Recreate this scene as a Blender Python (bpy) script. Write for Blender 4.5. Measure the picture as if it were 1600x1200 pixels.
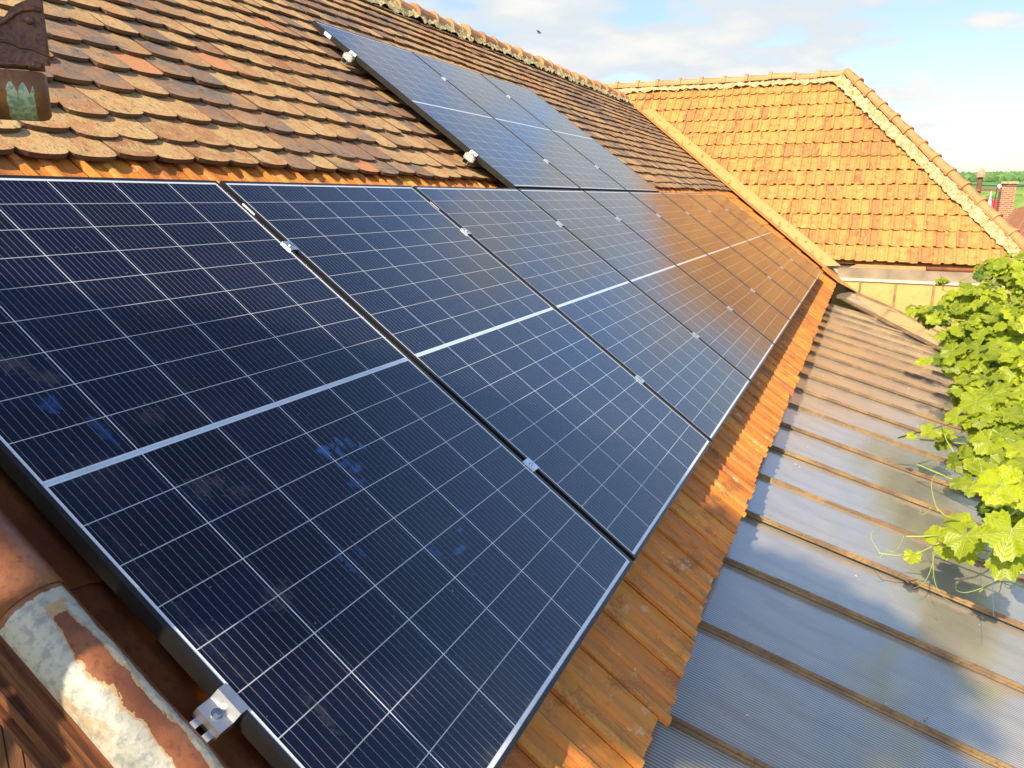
import bpy, bmesh, math, random
from json import loads as json_loads
from mathutils import Vector, Matrix, noise as mnoise
R = math.radians
for o in list(bpy.data.objects): bpy.data.objects.remove(o)
scene = bpy.context.scene
col = scene.collection
random.seed(7)

# ------------------------------------------------------------------ camera
cd = bpy.data.cameras.new('camera'); cam = bpy.data.objects.new('camera', cd); col.objects.link(cam)
RW = ((0.9096227414406456, 0.10329737420457202, -0.40238802260455836),
      (0.41541100809480525, -0.2156939980185384, 0.8836910057093474),
      (0.0044902791476256285, -0.9709818493160268, -0.23911103214198418))
CAM = Vector((0.4845851, -0.7354248, 3.9673391))
m = Matrix.Identity(4)
for i in range(3):
    m[i][0] = RW[i][0]; m[i][1] = -RW[i][1]; m[i][2] = -RW[i][2]; m[i][3] = CAM[i]
cam.matrix_world = m
cd.sensor_width = 36; cd.lens = 36*1191.37/1600; cd.clip_start = .05; cd.clip_end = 9000
scene.camera = cam

# ------------------------------------------------------------------ light
SUN = Vector((-.125, -1.0, .85)).normalized()
sun_el = math.asin(SUN.z); sun_az = math.atan2(SUN.x, SUN.y)
ld = bpy.data.lights.new('sun', 'SUN'); ld.energy = 4.0; ld.angle = R(.6); ld.color = (1.0, .86, .66)
lo = bpy.data.objects.new('sun', ld); col.objects.link(lo)
lo.rotation_euler = (-SUN).to_track_quat('-Z', 'Y').to_euler()

w = bpy.data.worlds.new('World'); scene.world = w; w.use_nodes = True
nt = w.node_tree; nt.nodes.clear()
def N(nt, t, **k):
    n = nt.nodes.new(t)
    for a, b in k.items():
        if a == 'inp':
            for i, v in b.items(): n.inputs[i].default_value = v
        else: setattr(n, a, b)
    return n
out = N(nt, 'ShaderNodeOutputWorld'); bg = N(nt, 'ShaderNodeBackground')
sky = N(nt, 'ShaderNodeTexSky'); sky.sky_type = 'NISHITA'; sky.sun_disc = False
sky.sun_elevation = sun_el; sky.sun_rotation = sun_az % (2*math.pi); sky.air_density = 1.0; sky.dust_density = 1.2; sky.ozone_density = 1.0
tc = N(nt, 'ShaderNodeTexCoord'); sx = N(nt, 'ShaderNodeSeparateXYZ'); nt.links.new(tc.outputs['Generated'], sx.inputs[0])
def M(nt, op, a, b=None, c=None, clamp=False):
    n = nt.nodes.new('ShaderNodeMath'); n.operation = op; n.use_clamp = clamp
    for i, v in enumerate((a, b, c)):
        if v is None: continue
        if isinstance(v, (int, float)): n.inputs[i].default_value = v
        else: nt.links.new(v, n.inputs[i])
    return n.outputs[0]
zz = M(nt, 'ADD', M(nt, 'MAXIMUM', sx.outputs['Z'], 0.0), .16)
cx = M(nt, 'DIVIDE', sx.outputs['X'], zz); cy = M(nt, 'DIVIDE', sx.outputs['Y'], zz)
cb = N(nt, 'ShaderNodeCombineXYZ'); nt.links.new(cx, cb.inputs[0]); nt.links.new(cy, cb.inputs[1])
cb.inputs[2].default_value = 3.1
n1 = N(nt, 'ShaderNodeTexNoise', inp={'Scale': 2.6, 'Detail': 9.0, 'Roughness': .52, 'Distortion': .15}); nt.links.new(cb.outputs[0], n1.inputs['Vector'])
n2 = N(nt, 'ShaderNodeTexNoise', inp={'Scale': .8, 'Detail': 2.0}); nt.links.new(cb.outputs[0], n2.inputs['Vector'])
# more cloud to the north-west and low down, open blue sky to the east and overhead
def rmp(v, a, b):
    n = N(nt, 'ShaderNodeMapRange', interpolation_type='SMOOTHSTEP', inp={'From Min': a, 'From Max': b}); nt.links.new(v, n.inputs['Value']); return n.outputs[0]
hi = rmp(M(nt, 'SUBTRACT', sx.outputs['Z'], M(nt, 'MULTIPLY', sx.outputs['X'], .30)), .45, .53); east = rmp(sx.outputs['X'], -.10, .10)
bias = M(nt, 'SUBTRACT', M(nt, 'MULTIPLY', hi, -.24), M(nt, 'MULTIPLY', east, .15))
dens = M(nt, 'ADD', M(nt, 'ADD', n1.outputs['Fac'], M(nt, 'MULTIPLY', n2.outputs['Fac'], .35)), bias)
cr = N(nt, 'ShaderNodeMapRange', interpolation_type='SMOOTHSTEP', inp={'From Min': .525, 'From Max': .655}); nt.links.new(dens, cr.inputs['Value'])
skm = N(nt, 'ShaderNodeMix', data_type='RGBA', blend_type='MULTIPLY'); skm.inputs[0].default_value = 1
nt.links.new(sky.outputs[0], skm.inputs[6]); tn = N(nt, 'ShaderNodeMix', data_type='RGBA'); nt.links.new(rmp(sx.outputs['Z'], .16, .42), tn.inputs[0])
tn.inputs[6].default_value = (.98, .93, .90, 1); tn.inputs[7].default_value = (1.30, 1.48, 1.66, 1)
tz_ = N(nt, 'ShaderNodeMix', data_type='RGBA'); nt.links.new(rmp(sx.outputs['Z'], .50, .74), tz_.inputs[0]); nt.links.new(tn.outputs[2], tz_.inputs[6]); tz_.inputs[7].default_value = (.56, .58, .70, 1)
nt.links.new(tz_.outputs[2], skm.inputs[7])
cm = N(nt, 'ShaderNodeMix', data_type='RGBA'); nt.links.new(cr.outputs[0], cm.inputs[0]); nt.links.new(skm.outputs[2], cm.inputs[6])
cs = N(nt, 'ShaderNodeMix', data_type='RGBA'); nt.links.new(rmp(n1.outputs['Fac'], .45, .68), cs.inputs[0]); cs.inputs[6].default_value = (3.7, 4.05, 4.3, 1); cs.inputs[7].default_value = (4.75, 4.66, 4.5, 1); nt.links.new(cs.outputs[2], cm.inputs[7])
nt.links.new(cm.outputs[2], bg.inputs[0]); bg.inputs[1].default_value = .13; nt.links.new(bg.outputs[0], out.inputs[0])
scene.view_settings.view_transform = 'Standard'; scene.view_settings.look = 'None'
scene.view_settings.exposure = .68; scene.view_settings.gamma = 1
scene.render.engine = 'CYCLES'

# ------------------------------------------------------------------ helpers
class MB:
    def __init__(s): s.v = []; s.f = []; s.t = []; s.uv = None
    def vs(s, pts):
        i = len(s.v); s.v += [tuple(p) for p in pts]; return i
    def poly(s, pts, t=.5):
        i = s.vs(pts); s.f.append(tuple(range(i, i+len(pts)))); s.t.append(t)
    def prism(s, pts, d, t=.5):
        """pts ring, extruded by vector d"""
        n = len(pts); i = s.vs(pts); d = Vector(d); s.vs([Vector(p)+d for p in pts])
        s.f.append(tuple(range(i+n-1, i-1, -1))); s.f.append(tuple(range(i+n, i+2*n))); s.t += [t, t]
        for k in range(n):
            k2 = (k+1) % n; s.f.append((i+k, i+k2, i+n+k2, i+n+k)); s.t.append(t)
    def box(s, a, b, t=.5):
        (x0, y0, z0), (x1, y1, z1) = a, b
        s.prism([(x0, y0, z0), (x1, y0, z0), (x1, y1, z0), (x0, y1, z0)], (0, 0, z1-z0), t)
    def obox(s, c, ax, ay, az, t=.5):
        c, ax, ay, az = map(Vector, (c, ax, ay, az))
        s.prism([c-ax-ay-az, c+ax-ay-az, c+ax+ay-az, c-ax+ay-az], az*2, t)
    def tube(s, pts, r, n=8, t=.5, cap=True):
        pts = [Vector(p) for p in pts]; rs = r if isinstance(r, (list, tuple)) else [r]*len(pts)
        rings = []
        for k, p in enumerate(pts):
            d = (pts[min(k+1, len(pts)-1)]-pts[max(k-1, 0)])
            if d.length < 1e-9: d = Vector((0, 0, 1))
            d.normalize(); a = d.orthogonal().normalized() if k == 0 else (pa-pa.dot(d)*d).normalized()
            pa = a; b = d.cross(a)
            rings.append(s.vs([p+(a*math.cos(2*math.pi*q/n)+b*math.sin(2*math.pi*q/n))*rs[k] for q in range(n)]))
        for k in range(len(rings)-1):
            for q in range(n):
                q2 = (q+1) % n
                s.f.append((rings[k]+q, rings[k]+q2, rings[k+1]+q2, rings[k+1]+q)); s.t.append(t)
        if cap:
            s.f.append(tuple(rings[0]+q for q in range(n-1, -1, -1))); s.f.append(tuple(rings[-1]+q for q in range(n))); s.t += [t, t]
    def build(s, name, mat, parent=None, M=None, smooth=False):
        me = bpy.data.meshes.new(name); me.from_pydata(s.v, [], s.f); me.validate(clean_customdata=False)
        if len(me.polygons) == len(s.t):
            a = me.attributes.new('tint', 'FLOAT', 'FACE'); a.data.foreach_set('value', s.t)
        bm = bmesh.new(); bm.from_mesh(me); bmesh.ops.recalc_face_normals(bm, faces=bm.faces); bm.to_mesh(me); bm.free()
        me.materials.append(mat)
        if smooth: me.polygons.foreach_set('use_smooth', [True]*len(me.polygons))
        o = bpy.data.objects.new(name, me); col.objects.link(o)
        if parent: o.parent = parent
        if M is not None: o.matrix_basis = M
        return o
def tag(o, label=None, cat=None, group=None, kind=None):
    for k, v in (('label', label), ('category', cat), ('group', group), ('kind', kind)):
        if v: o[k] = v
    return o
def empty(name, M=None):
    o = bpy.data.objects.new(name, None); col.objects.link(o); o.empty_display_size = .1
    if M is not None: o.matrix_world = M
    return o
def T(x, y, z): return Matrix.Translation((x, y, z))
def frame(org, x, y, z):
    m = Matrix.Identity(4)
    for i in range(3): m[i][0] = x[i]; m[i][1] = y[i]; m[i][2] = z[i]; m[i][3] = org[i]
    return m

# ------------------------------------------------------------------ materials
def mat(name):
    m = bpy.data.materials.new(name); m.use_nodes = True; nt = m.node_tree
    return m, nt, nt.nodes['Principled BSDF']
def L(nt, a, b): nt.links.new(a, b)
def coords(nt, scale=(1, 1, 1), obj=True):
    c = nt.nodes.new('ShaderNodeTexCoord'); mp = nt.nodes.new('ShaderNodeMapping'); mp.inputs['Scale'].default_value = scale
    L(nt, c.outputs['Object'], mp.inputs[0]); return mp.outputs[0]
def noise(nt, vec, sc, det=4, rough=.55, dist=0):
    n = N(nt, 'ShaderNodeTexNoise', inp={'Scale': sc, 'Detail': det, 'Roughness': rough, 'Distortion': dist}); L(nt, vec, n.inputs['Vector']); return n.outputs['Fac']
def ramp(nt, fac, a, b, smooth=True):
    n = N(nt, 'ShaderNodeMapRange', interpolation_type='SMOOTHSTEP' if smooth else 'LINEAR', inp={'From Min': a, 'From Max': b}); L(nt, fac, n.inputs['Value']); return n.outputs[0]
def mix(nt, fac, a, b, mode='MIX'):
    n = N(nt, 'ShaderNodeMix', data_type='RGBA', blend_type=mode)
    for i, v in ((0, fac), (6, a), (7, b)):
        if isinstance(v, (int, float)): n.inputs[i].default_value = v
        elif isinstance(v, tuple): n.inputs[i].default_value = (*v, 1) if len(v) == 3 else v
        else: L(nt, v, n.inputs[i])
    return n.outputs[2]
def bump(nt, h, dist, strength=1.0, prev=None):
    n = N(nt, 'ShaderNodeBump'); n.inputs['Distance'].default_value = dist; n.inputs['Strength'].default_value = strength
    L(nt, h, n.inputs['Height'])
    if prev is not None: L(nt, prev, n.inputs['Normal'])
    return n.outputs[0]
def tint(nt): return N(nt, 'ShaderNodeAttribute', attribute_name='tint').outputs['Fac']
def simple(name, c, rough=.6, metal=0, var=.25, sc=8, spec=None, bumpd=0):
    m, nt, b = mat(name); v = coords(nt)
    f = noise(nt, v, sc, 5)
    L(nt, mix(nt, ramp(nt, f, .3, .7), tuple(x*(1-var) for x in c), tuple(min(1, x*(1+var)) for x in c)), b.inputs['Base Color'])
    b.inputs['Roughness'].default_value = rough; b.inputs['Metallic'].default_value = metal
    if bumpd: L(nt, bump(nt, noise(nt, v, sc*6, 4), bumpd), b.inputs['Normal'])
    return m

def m_plain_tile():
    m, nt, b = mat('weathered_plain_tile'); v = coords(nt); vs = coords(nt, (1, .28, 1)); t = tint(nt)
    fine = noise(nt, vs, 75, 6, .65, .3); med = noise(nt, v, 16, 5, .6); big = noise(nt, v, .85, 3, .5)
    spk = noise(nt, v, 190, 3, .7)
    base = mix(nt, t, (.40, .16, .065), (.68, .34, .13))
    lich = mix(nt, spk, (.50, .33, .13), (.84, .56, .24))
    lf = ramp(nt, M(nt, 'ADD', M(nt, 'MULTIPLY', fine, .6), M(nt, 'ADD', M(nt, 'MULTIPLY', med, .5), M(nt, 'MULTIPLY', t, .10))), .50, .68)
    c = mix(nt, lf, base, lich)
    # darker grown-over tiles in a broad patch, chosen by tile and by place
    dk = ramp(nt, M(nt, 'ADD', M(nt, 'MULTIPLY', big, 1.1), M(nt, 'MULTIPLY', M(nt, 'SUBTRACT', 1.0, t), .30)), .70, .84)
    dkf = M(nt, 'MULTIPLY', dk, ramp(nt, med, .33, .62))
    c = mix(nt, dkf, c, mix(nt, spk, (.13, .11, .095), (.30, .24, .19)))
    c = mix(nt, ramp(nt, fine, .52, .66), c, mix(nt, .75, c, (.08, .05, .03))); c = mix(nt, M(nt, 'MULTIPLY', ramp(nt, spk, .52, .62), .62), c, (.11, .07, .035))
    c = mix(nt, M(nt, 'LESS_THAN', t, -.5), c, (.13, .07, .035))  # edge faces painted dark brown, for shade and grime
    red = ramp(nt, t, .955, .965, False)
    c = mix(nt, M(nt, 'MULTIPLY', red, .85), c, (.62, .24, .10))
    L(nt, c, b.inputs['Base Color']); b.inputs['Roughness'].default_value = .85
    L(nt, bump(nt, M(nt, 'ADD', fine, M(nt, 'MULTIPLY', spk, .5)), .004, .9), b.inputs['Normal'])
    return m
def m_orange_tile(name, c0, c1, c2, lichen=.5, along=1):
    m, nt, b = mat(name); t = tint(nt); v = coords(nt); vs = coords(nt, (1, .16, 1)) if along else coords(nt, (1, .5, 1))
    st = noise(nt, vs, 34, 5, .6); med = noise(nt, v, 9, 5, .6); spk = noise(nt, v, 130, 4, .65)
    c = mix(nt, t, c0, c1)
    c = mix(nt, ramp(nt, st, .36, .66), c, c2)
    f2 = noise(nt, coords(nt, (1, .07, 1)) if along else v, 120, 4, .7); c = mix(nt, M(nt, 'MULTIPLY', ramp(nt, f2, .52, .68), .5), c, (.20, .07, .025))
    dark = ramp(nt, M(nt, 'ADD', M(nt, 'MULTIPLY', med, .7), M(nt, 'MULTIPLY', spk, .35)), .53, .66)
    c = mix(nt, M(nt, 'MULTIPLY', dark, .55), c, (.14, .065, .03))
    li = ramp(nt, M(nt, 'ADD', M(nt, 'MULTIPLY', noise(nt, v, 22, 3, .5), .7), M(nt, 'MULTIPLY', spk, .4)), .66, .72)
    c = mix(nt, M(nt, 'MULTIPLY', li, lichen), c, (.72, .62, .38))
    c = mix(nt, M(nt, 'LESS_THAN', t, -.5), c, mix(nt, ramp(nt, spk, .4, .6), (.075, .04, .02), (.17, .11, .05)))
    bleach = ramp(nt, t, .86, .9, False)
    c = mix(nt, M(nt, 'MULTIPLY', bleach, .50), c, (.25, .09, .045))
    L(nt, c, b.inputs['Base Color']); b.inputs['Roughness'].default_value = .62
    L(nt, bump(nt, M(nt, 'ADD', st, spk), .0018, .8), b.inputs['Normal'])
    return m
def m_mortar():
    m, nt, b = mat('lichen_mortar'); v = coords(nt)
    a = noise(nt, v, 30, 5, .7); s = noise(nt, v, 12, 4)
    c = mix(nt, ramp(nt, s, .4, .65), (.46, .37, .16), (.64, .56, .31)); c = mix(nt, ramp(nt, a, .54, .64), c, (.26, .16, .07))
    L(nt, c, b.inputs['Base Color']); b.inputs['Roughness'].default_value = .95; L(nt, bump(nt, a, .02), b.inputs['Normal']); return m

def m_panel(name, smears=()):
    m, nt, b = mat(name)
    tcn = N(nt, 'ShaderNodeTexCoord'); s = N(nt, 'ShaderNodeSeparateXYZ'); L(nt, tcn.outputs['Object'], s.inputs[0])
    x, y = s.outputs['X'], s.outputs['Y']
    def line(coord, off, pitch, half, soft=.0004):
        # distance to nearest multiple of pitch
        q = M(nt, 'SUBTRACT', coord, off); fr = M(nt, 'SUBTRACT', M(nt, 'MULTIPLY', M(nt, 'ABSOLUTE', M(nt, 'SUBTRACT', M(nt, 'FRACT', M(nt, 'ADD', M(nt, 'DIVIDE', q, pitch), .5)), .5)), pitch), half)
        return M(nt, 'LESS_THAN', fr, 0.0)
    cols = line(x, .015, .184, .0011)
    # fingers/busbars: 11 fine wires per cell
    wires = line(x, .015+.184/22, .184/11, .00052)
    y2 = M(nt, 'MULTIPLY', M(nt, 'ABSOLUTE', M(nt, 'SUBTRACT', y, .861)), 1.0)   # mirrored about the middle bar
    rows = line(y2, .0060, .093, .0010)
    midw = M(nt, 'LESS_THAN', y2, .0062)
    midb = M(nt, 'LESS_THAN', y2, .0034)
    mar = M(nt, 'MAXIMUM', M(nt, 'GREATER_THAN', M(nt, 'ABSOLUTE', M(nt, 'SUBTRACT', x, .567)), .552), M(nt, 'GREATER_THAN', y2, .843))
    white = M(nt, 'MAXIMUM', M(nt, 'MAXIMUM', midw, mar), cols)
    # cell tone varies a little from cell to cell
    ci = N(nt, 'ShaderNodeCombineXYZ'); L(nt, M(nt, 'FLOOR', M(nt, 'DIVIDE', M(nt, 'SUBTRACT', x, .015), .184)), ci.inputs[0]); L(nt, M(nt, 'FLOOR', M(nt, 'DIVIDE', y, .093)), ci.inputs[1])
    wn = N(nt, 'ShaderNodeTexWhiteNoise', noise_dimensions='3D'); L(nt, ci.outputs[0], wn.inputs['Vector'])
    oi = N(nt, 'ShaderNodeObjectInfo'); L(nt, M(nt, 'MULTIPLY', oi.outputs['Random'], 37.0), ci.inputs[2])
    c = mix(nt, wn.outputs['Value'], (.0030, .0042, .0150), (.0046, .0065, .024))
    c = mix(nt, M(nt, 'MULTIPLY', wires, .85), c, (.24, .235, .23))
    # pads where the wires meet each half cell edge
    c = mix(nt, M(nt, 'MULTIPLY', rows, .95), c, (.52, .53, .55))
    c = mix(nt, white, c, (.74, .77, .80))
    c = mix(nt, M(nt, 'MULTIPLY', midb, .55), c, (.38, .58, .74))
    v = tcn.outputs['Object']
    dust = noise(nt, v, 3.5, 6, .6); fine = noise(nt, v, 420, 2, .6)
    # thin uneven film of dust
    df = M(nt, 'MULTIPLY', ramp(nt, dust, .45, .8), .020)
    c = mix(nt, df, c, (.5, .42, .33))
    eg = M(nt, 'MULTIPLY', ramp(nt, M(nt, 'ADD', y, M(nt, 'MULTIPLY', fine, .02)), .060, .012), M(nt, 'MULTIPLY', ramp(nt, noise(nt, v, 18, 4), .4, .7), .16)); c = mix(nt, eg, c, (.42, .33, .22))
    spots = M(nt, 'GREATER_THAN', noise(nt, v, 95, 2, .5), .745); c = mix(nt, M(nt, 'MULTIPLY', spots, .35), c, (.5, .47, .42))
    if smears:
        br = noise(nt, v, 34, 6, .8, 1.6)
        for (px, py, rx, ry, st, colr) in smears:
            dx = M(nt, 'DIVIDE', M(nt, 'SUBTRACT', x, px), rx); dy = M(nt, 'DIVIDE', M(nt, 'SUBTRACT', y, py), ry)
            d = M(nt, 'ADD', M(nt, 'MULTIPLY', dx, dx), M(nt, 'MULTIPLY', dy, dy))
            f = ramp(nt, M(nt, 'SUBTRACT', M(nt, 'MULTIPLY', br, 3.2), M(nt, 'ADD', d, 1.15)), .0, .5)
            c = mix(nt, M(nt, 'MULTIPLY', f, st), c, colr)
    L(nt, c, b.inputs['Base Color'])
    L(nt, M(nt, 'ADD', M(nt, 'MULTIPLY', ramp(nt, dust, .3, .8), .06), .085), b.inputs['Roughness'])
    b.inputs['IOR'].default_value = 1.62
    L(nt, bump(nt, fine, .00022, .5), b.inputs['Normal'])
    return m
def m_rust_gutter(name, base=(.23, .085, .042), pal=(.62, .62, .50), thr=.0, seed=0):
    """rust-brown paint with peeled patches; thr shifts how much pale metal shows"""
    m, nt, b = mat(name); v = coords(nt); a = noise(nt, v, 6, 6, .62); g = noise(nt, v, 70, 5, .6)
    c = mix(nt, ramp(nt, a, .35, .7), base, (base[0]*1.9, base[1]*1.9, base[2]*1.4))
    c = mix(nt, ramp(nt, g, .5, .7), c, mix(nt, .5, c, (.08, .035, .02)))
    L(nt, c, b.inputs['Base Color']); b.inputs['Roughness'].default_value = .5; L(nt, bump(nt, g, .0012), b.inputs['Normal']); return m

MAT = dict(
    plain=m_plain_tile(),
    orange=m_orange_tile('orange_interlocking_tile', (.44, .10, .018), (.86, .38, .05), (.70, .23, .034), .5),
    far=m_orange_tile('ochre_interlocking_tile', (.36, .14, .045), (.66, .37, .09), (.58, .29, .065), .9),  # far tiles' own golden ochre, varied tile by tile
    cap=m_orange_tile('ridge_clay', (.58, .24, .08), (.74, .36, .13), (.66, .30, .10), .6, 0),
    mortar=m_mortar(),
    flash=simple('orange_painted_sheet', (.62, .30, .085), .5, 0, .05, 3),
    frame=simple('black_anodised_frame', (.060, .056, .050), .34, .75, .1, 20),
    alu=simple('aluminium', (.72, .72, .70), .32, .9, .06, 30),
    cast=simple('pale_cast_bracket', (.52, .51, .47), .5, .3, .08, 40),
    steel=simple('bolt_steel', (.55, .55, .54), .25, 1, .05, 30),
    sticker=simple('white_label', (.82, .80, .76), .5, 0, .03, 30),
    wood=None)
def m_wood(name, a, bcol, stretch=(1, 30, 1), sc=3.0, rough=.7):
    m, nt, b = mat(name); v = coords(nt, stretch); n = noise(nt, v, sc, 6, .6, .4); g = noise(nt, coords(nt), 60, 3)
    c = mix(nt, ramp(nt, n, .3, .7), a, bcol); c = mix(nt, ramp(nt, g, .6, .75), c, mix(nt, .5, c, (.02, .01, .01)))
    L(nt, c, b.inputs['Base Color']); b.inputs['Roughness'].default_value = rough; L(nt, bump(nt, n, .003), b.inputs['Normal']); return m
MAT['wood'] = m_wood('stained_wood', (.05, .016, .006), (.21, .065, .016), (30, 2, 30))
MAT['siding'] = m_wood('stained_siding', (.07, .024, .009), (.17, .062, .02), (30, 30, 2))
MAT['fascia'] = m_wood('sawn_fascia', (.55, .22, .075), (.78, .38, .15), (1.5, 30, 30), 3)
MAT['wall'] = simple('rendered_wall', (.55, .50, .42), .9, 0, .12, 2, bumpd=.004)
MAT['dark'] = simple('dark_interior', (.05, .045, .04), .9, 0, .2, 2)
MAT['trim'] = simple('pale_trim', (.82, .72, .48), .5, 0, .06, 6)
MAT['rust'] = m_rust_gutter('rusty_painted_metal')
MAT['bar'] = m_rust_gutter('rusty_glazing_bar', (.22, .14, .08))
MAT['verge_shade'] = simple('shade_painted_tile_verge', (.17, .055, .028), .8, 0, .35, 5, bumpd=.003)  # dark red-brown stands for tile verge in shade

def m_verge():
    """verge capping: the lower length has pale bare metal showing where the rust-brown paint has peeled"""
    m, nt, b = mat('peeling_verge_metal'); tcn = N(nt, 'ShaderNodeTexCoord'); s = N(nt, 'ShaderNodeSeparateXYZ'); L(nt, tcn.outputs['Object'], s.inputs[0]); v = tcn.outputs['Object']
    x, y = s.outputs['X'], s.outputs['Y']
    g = noise(nt, v, 70, 5, .6); a = noise(nt, v, 7, 6, .6); e = noise(nt, coords(nt, (1, .5, 1)), 22, 6, .62, .5)
    paint = mix(nt, ramp(nt, a, .35, .7), (.20, .065, .030), (.36, .135, .05))
    paint = mix(nt, ramp(nt, g, .5, .7), paint, mix(nt, .5, paint, (.10, .04, .02)))
    # peeled zone lies on the rolled part of the lower sheet (y below the joint); irregular flakes of paint remain
    below = M(nt, 'LESS_THAN', M(nt, 'ADD', y, M(nt, 'MULTIPLY', e, .03)), .702)
    zone = M(nt, 'ADD', M(nt, 'MULTIPLY', ramp(nt, M(nt, 'ADD', x, M(nt, 'MULTIPLY', M(nt, 'SUBTRACT', e, .5), .02)), -.066, -.068), 1.0), 0.0)
    ctr = M(nt, 'ADD', x, M(nt, 'ADD', .101, M(nt, 'MULTIPLY', M(nt, 'SUBTRACT', e, .5), .05)))          # big flake of paint left along the crown
    hwid = M(nt, 'ADD', M(nt, 'SUBTRACT', .022, M(nt, 'MULTIPLY', y, .012)), M(nt, 'MULTIPLY', M(nt, 'SUBTRACT', a, .5), .05))
    flake = M(nt, 'MULTIPLY', M(nt, 'LESS_THAN', M(nt, 'ABSOLUTE', ctr), hwid), M(nt, 'LESS_THAN', M(nt, 'ADD', y, M(nt, 'MULTIPLY', g, .02)), .655))
    isl = M(nt, 'SUBTRACT', 1.0, flake)
    big = M(nt, 'MULTIPLY', M(nt, 'LESS_THAN', M(nt, 'ABSOLUTE', ctr), M(nt, 'ADD', hwid, M(nt, 'MULTIPLY', g, .008))), M(nt, 'LESS_THAN', y, .665))
    patch = M(nt, 'MULTIPLY', M(nt, 'MULTIPLY', below, zone), isl)
    met = mix(nt, ramp(nt, g, .45, .65), (.50, .46, .35), (.30, .30, .25)); 
    met = mix(nt, M(nt, 'MULTIPLY', big, .7), met, (.50, .28, .07)); met = mix(nt, M(nt, 'MULTIPLY', ramp(nt, e, .56, .66), .6), met, (.42, .22, .07))
    c = mix(nt, patch, paint, met)
    # rusty rim where paint ends
    L(nt, c, b.inputs['Base Color']); b.inputs['Roughness'].default_value = .42
    L(nt, bump(nt, M(nt, 'ADD', g, M(nt, 'MULTIPLY', patch, -1.0)), .0015), b.inputs['Normal']); return m
MAT['verge'] = m_verge()
def m_gutter_end():
    m, nt, b = mat('rusty_gutter_metal'); tcn = N(nt, 'ShaderNodeTexCoord'); s = N(nt, 'ShaderNodeSeparateXYZ'); L(nt, tcn.outputs['Object'], s.inputs[0]); v = tcn.outputs['Object']
    x, z = s.outputs['X'], s.outputs['Z']
    g = noise(nt, v, 260, 4, .6); a = noise(nt, v, 28, 5, .6)
    c = mix(nt, ramp(nt, a, .35, .7), (.13, .05, .035), (.26, .10, .05)); c = mix(nt, ramp(nt, g, .45, .7), c, (.07, .03, .022))
    low = M(nt, 'LESS_THAN', z, -.012)
    c = mix(nt, M(nt, 'MULTIPLY', low, .6), c, mix(nt, ramp(nt, a, .4, .6), (.20, .075, .02), (.40, .17, .04)))
    # three-fingered patch of pale green bare metal
    wob = M(nt, 'MULTIPLY', M(nt, 'ABSOLUTE', M(nt, 'SINE', M(nt, 'MULTIPLY', x, 370.0))), .010)
    top = M(nt, 'LESS_THAN', z, M(nt, 'ADD', M(nt, 'SUBTRACT', wob, .036), M(nt, 'MULTIPLY', M(nt, 'SUBTRACT', a, .5), .01)))
    inx = M(nt, 'LESS_THAN', M(nt, 'ABSOLUTE', M(nt, 'ADD', x, M(nt, 'ADD', .0235, M(nt, 'MULTIPLY', M(nt, 'SUBTRACT', g, .5), .004)))), .0095)
    c = mix(nt, M(nt, 'MULTIPLY', top, inx), c, mix(nt, ramp(nt, g, .4, .6), (.22, .34, .26), (.50, .56, .36)))
    L(nt, c, b.inputs['Base Color']); b.inputs['Roughness'].default_value = .5; L(nt, bump(nt, g, .0012), b.inputs['Normal']); return m
MAT['gutter'] = m_gutter_end()
def m_poly(name, c0, c1, rough=.16):
    m, nt, b = mat(name); tcn = N(nt, 'ShaderNodeTexCoord'); s = N(nt, 'ShaderNodeSeparateXYZ'); L(nt, tcn.outputs['Object'], s.inputs[0]); v = tcn.outputs['Object']
    rib = M(nt, 'ABSOLUTE', M(nt, 'SUBTRACT', M(nt, 'MULTIPLY', M(nt, 'FRACT', M(nt, 'DIVIDE', s.outputs['X'], .0115)), 2.0), 1.0))
    dust = noise(nt, v, 2.2, 5, .6); sp = noise(nt, v, 40, 4, .65); g = noise(nt, v, 300, 2)
    c = mix(nt, ramp(nt, dust, .35, .7), c0, c1)
    c = mix(nt, M(nt, 'MULTIPLY', ramp(nt, rib, .55, .9), .75), c, tuple(min(1, k*2.2) for k in c1))
    c = mix(nt, M(nt, 'MULTIPLY', ramp(nt, sp, .62, .70), .5), c, (.34, .24, .12)); c = mix(nt, M(nt, 'MULTIPLY', ramp(nt, noise(nt, coords(nt, (1, .22, 1)), 9, 5, .65), .48, .70), .40), c, (.26, .17, .09))
    L(nt, c, b.inputs['Base Color'])
    L(nt, M(nt, 'ADD', M(nt, 'MULTIPLY', dust, .12), rough-.04), b.inputs['Roughness'])
    L(nt, bump(nt, M(nt, 'ADD', M(nt, 'MULTIPLY', rib, .8), M(nt, 'MULTIPLY', g, .3)), .0006, .35), b.inputs['Normal'])
    b.inputs['IOR'].default_value = 1.6; b.inputs['Coat Weight'].default_value = .8; b.inputs['Coat IOR'].default_value = 1.55; b.inputs['Coat Roughness'].default_value = .14
    return m
MAT['poly'] = m_poly('ribbed_polycarbonate', (.19, .185, .155), (.32, .275, .20))
MAT['polyfar'] = m_poly('sunlit_polycarbonate', (.56, .30, .09), (.66, .38, .13), .3)  # orange of sunlight in the far panes is put into their colour
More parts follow.
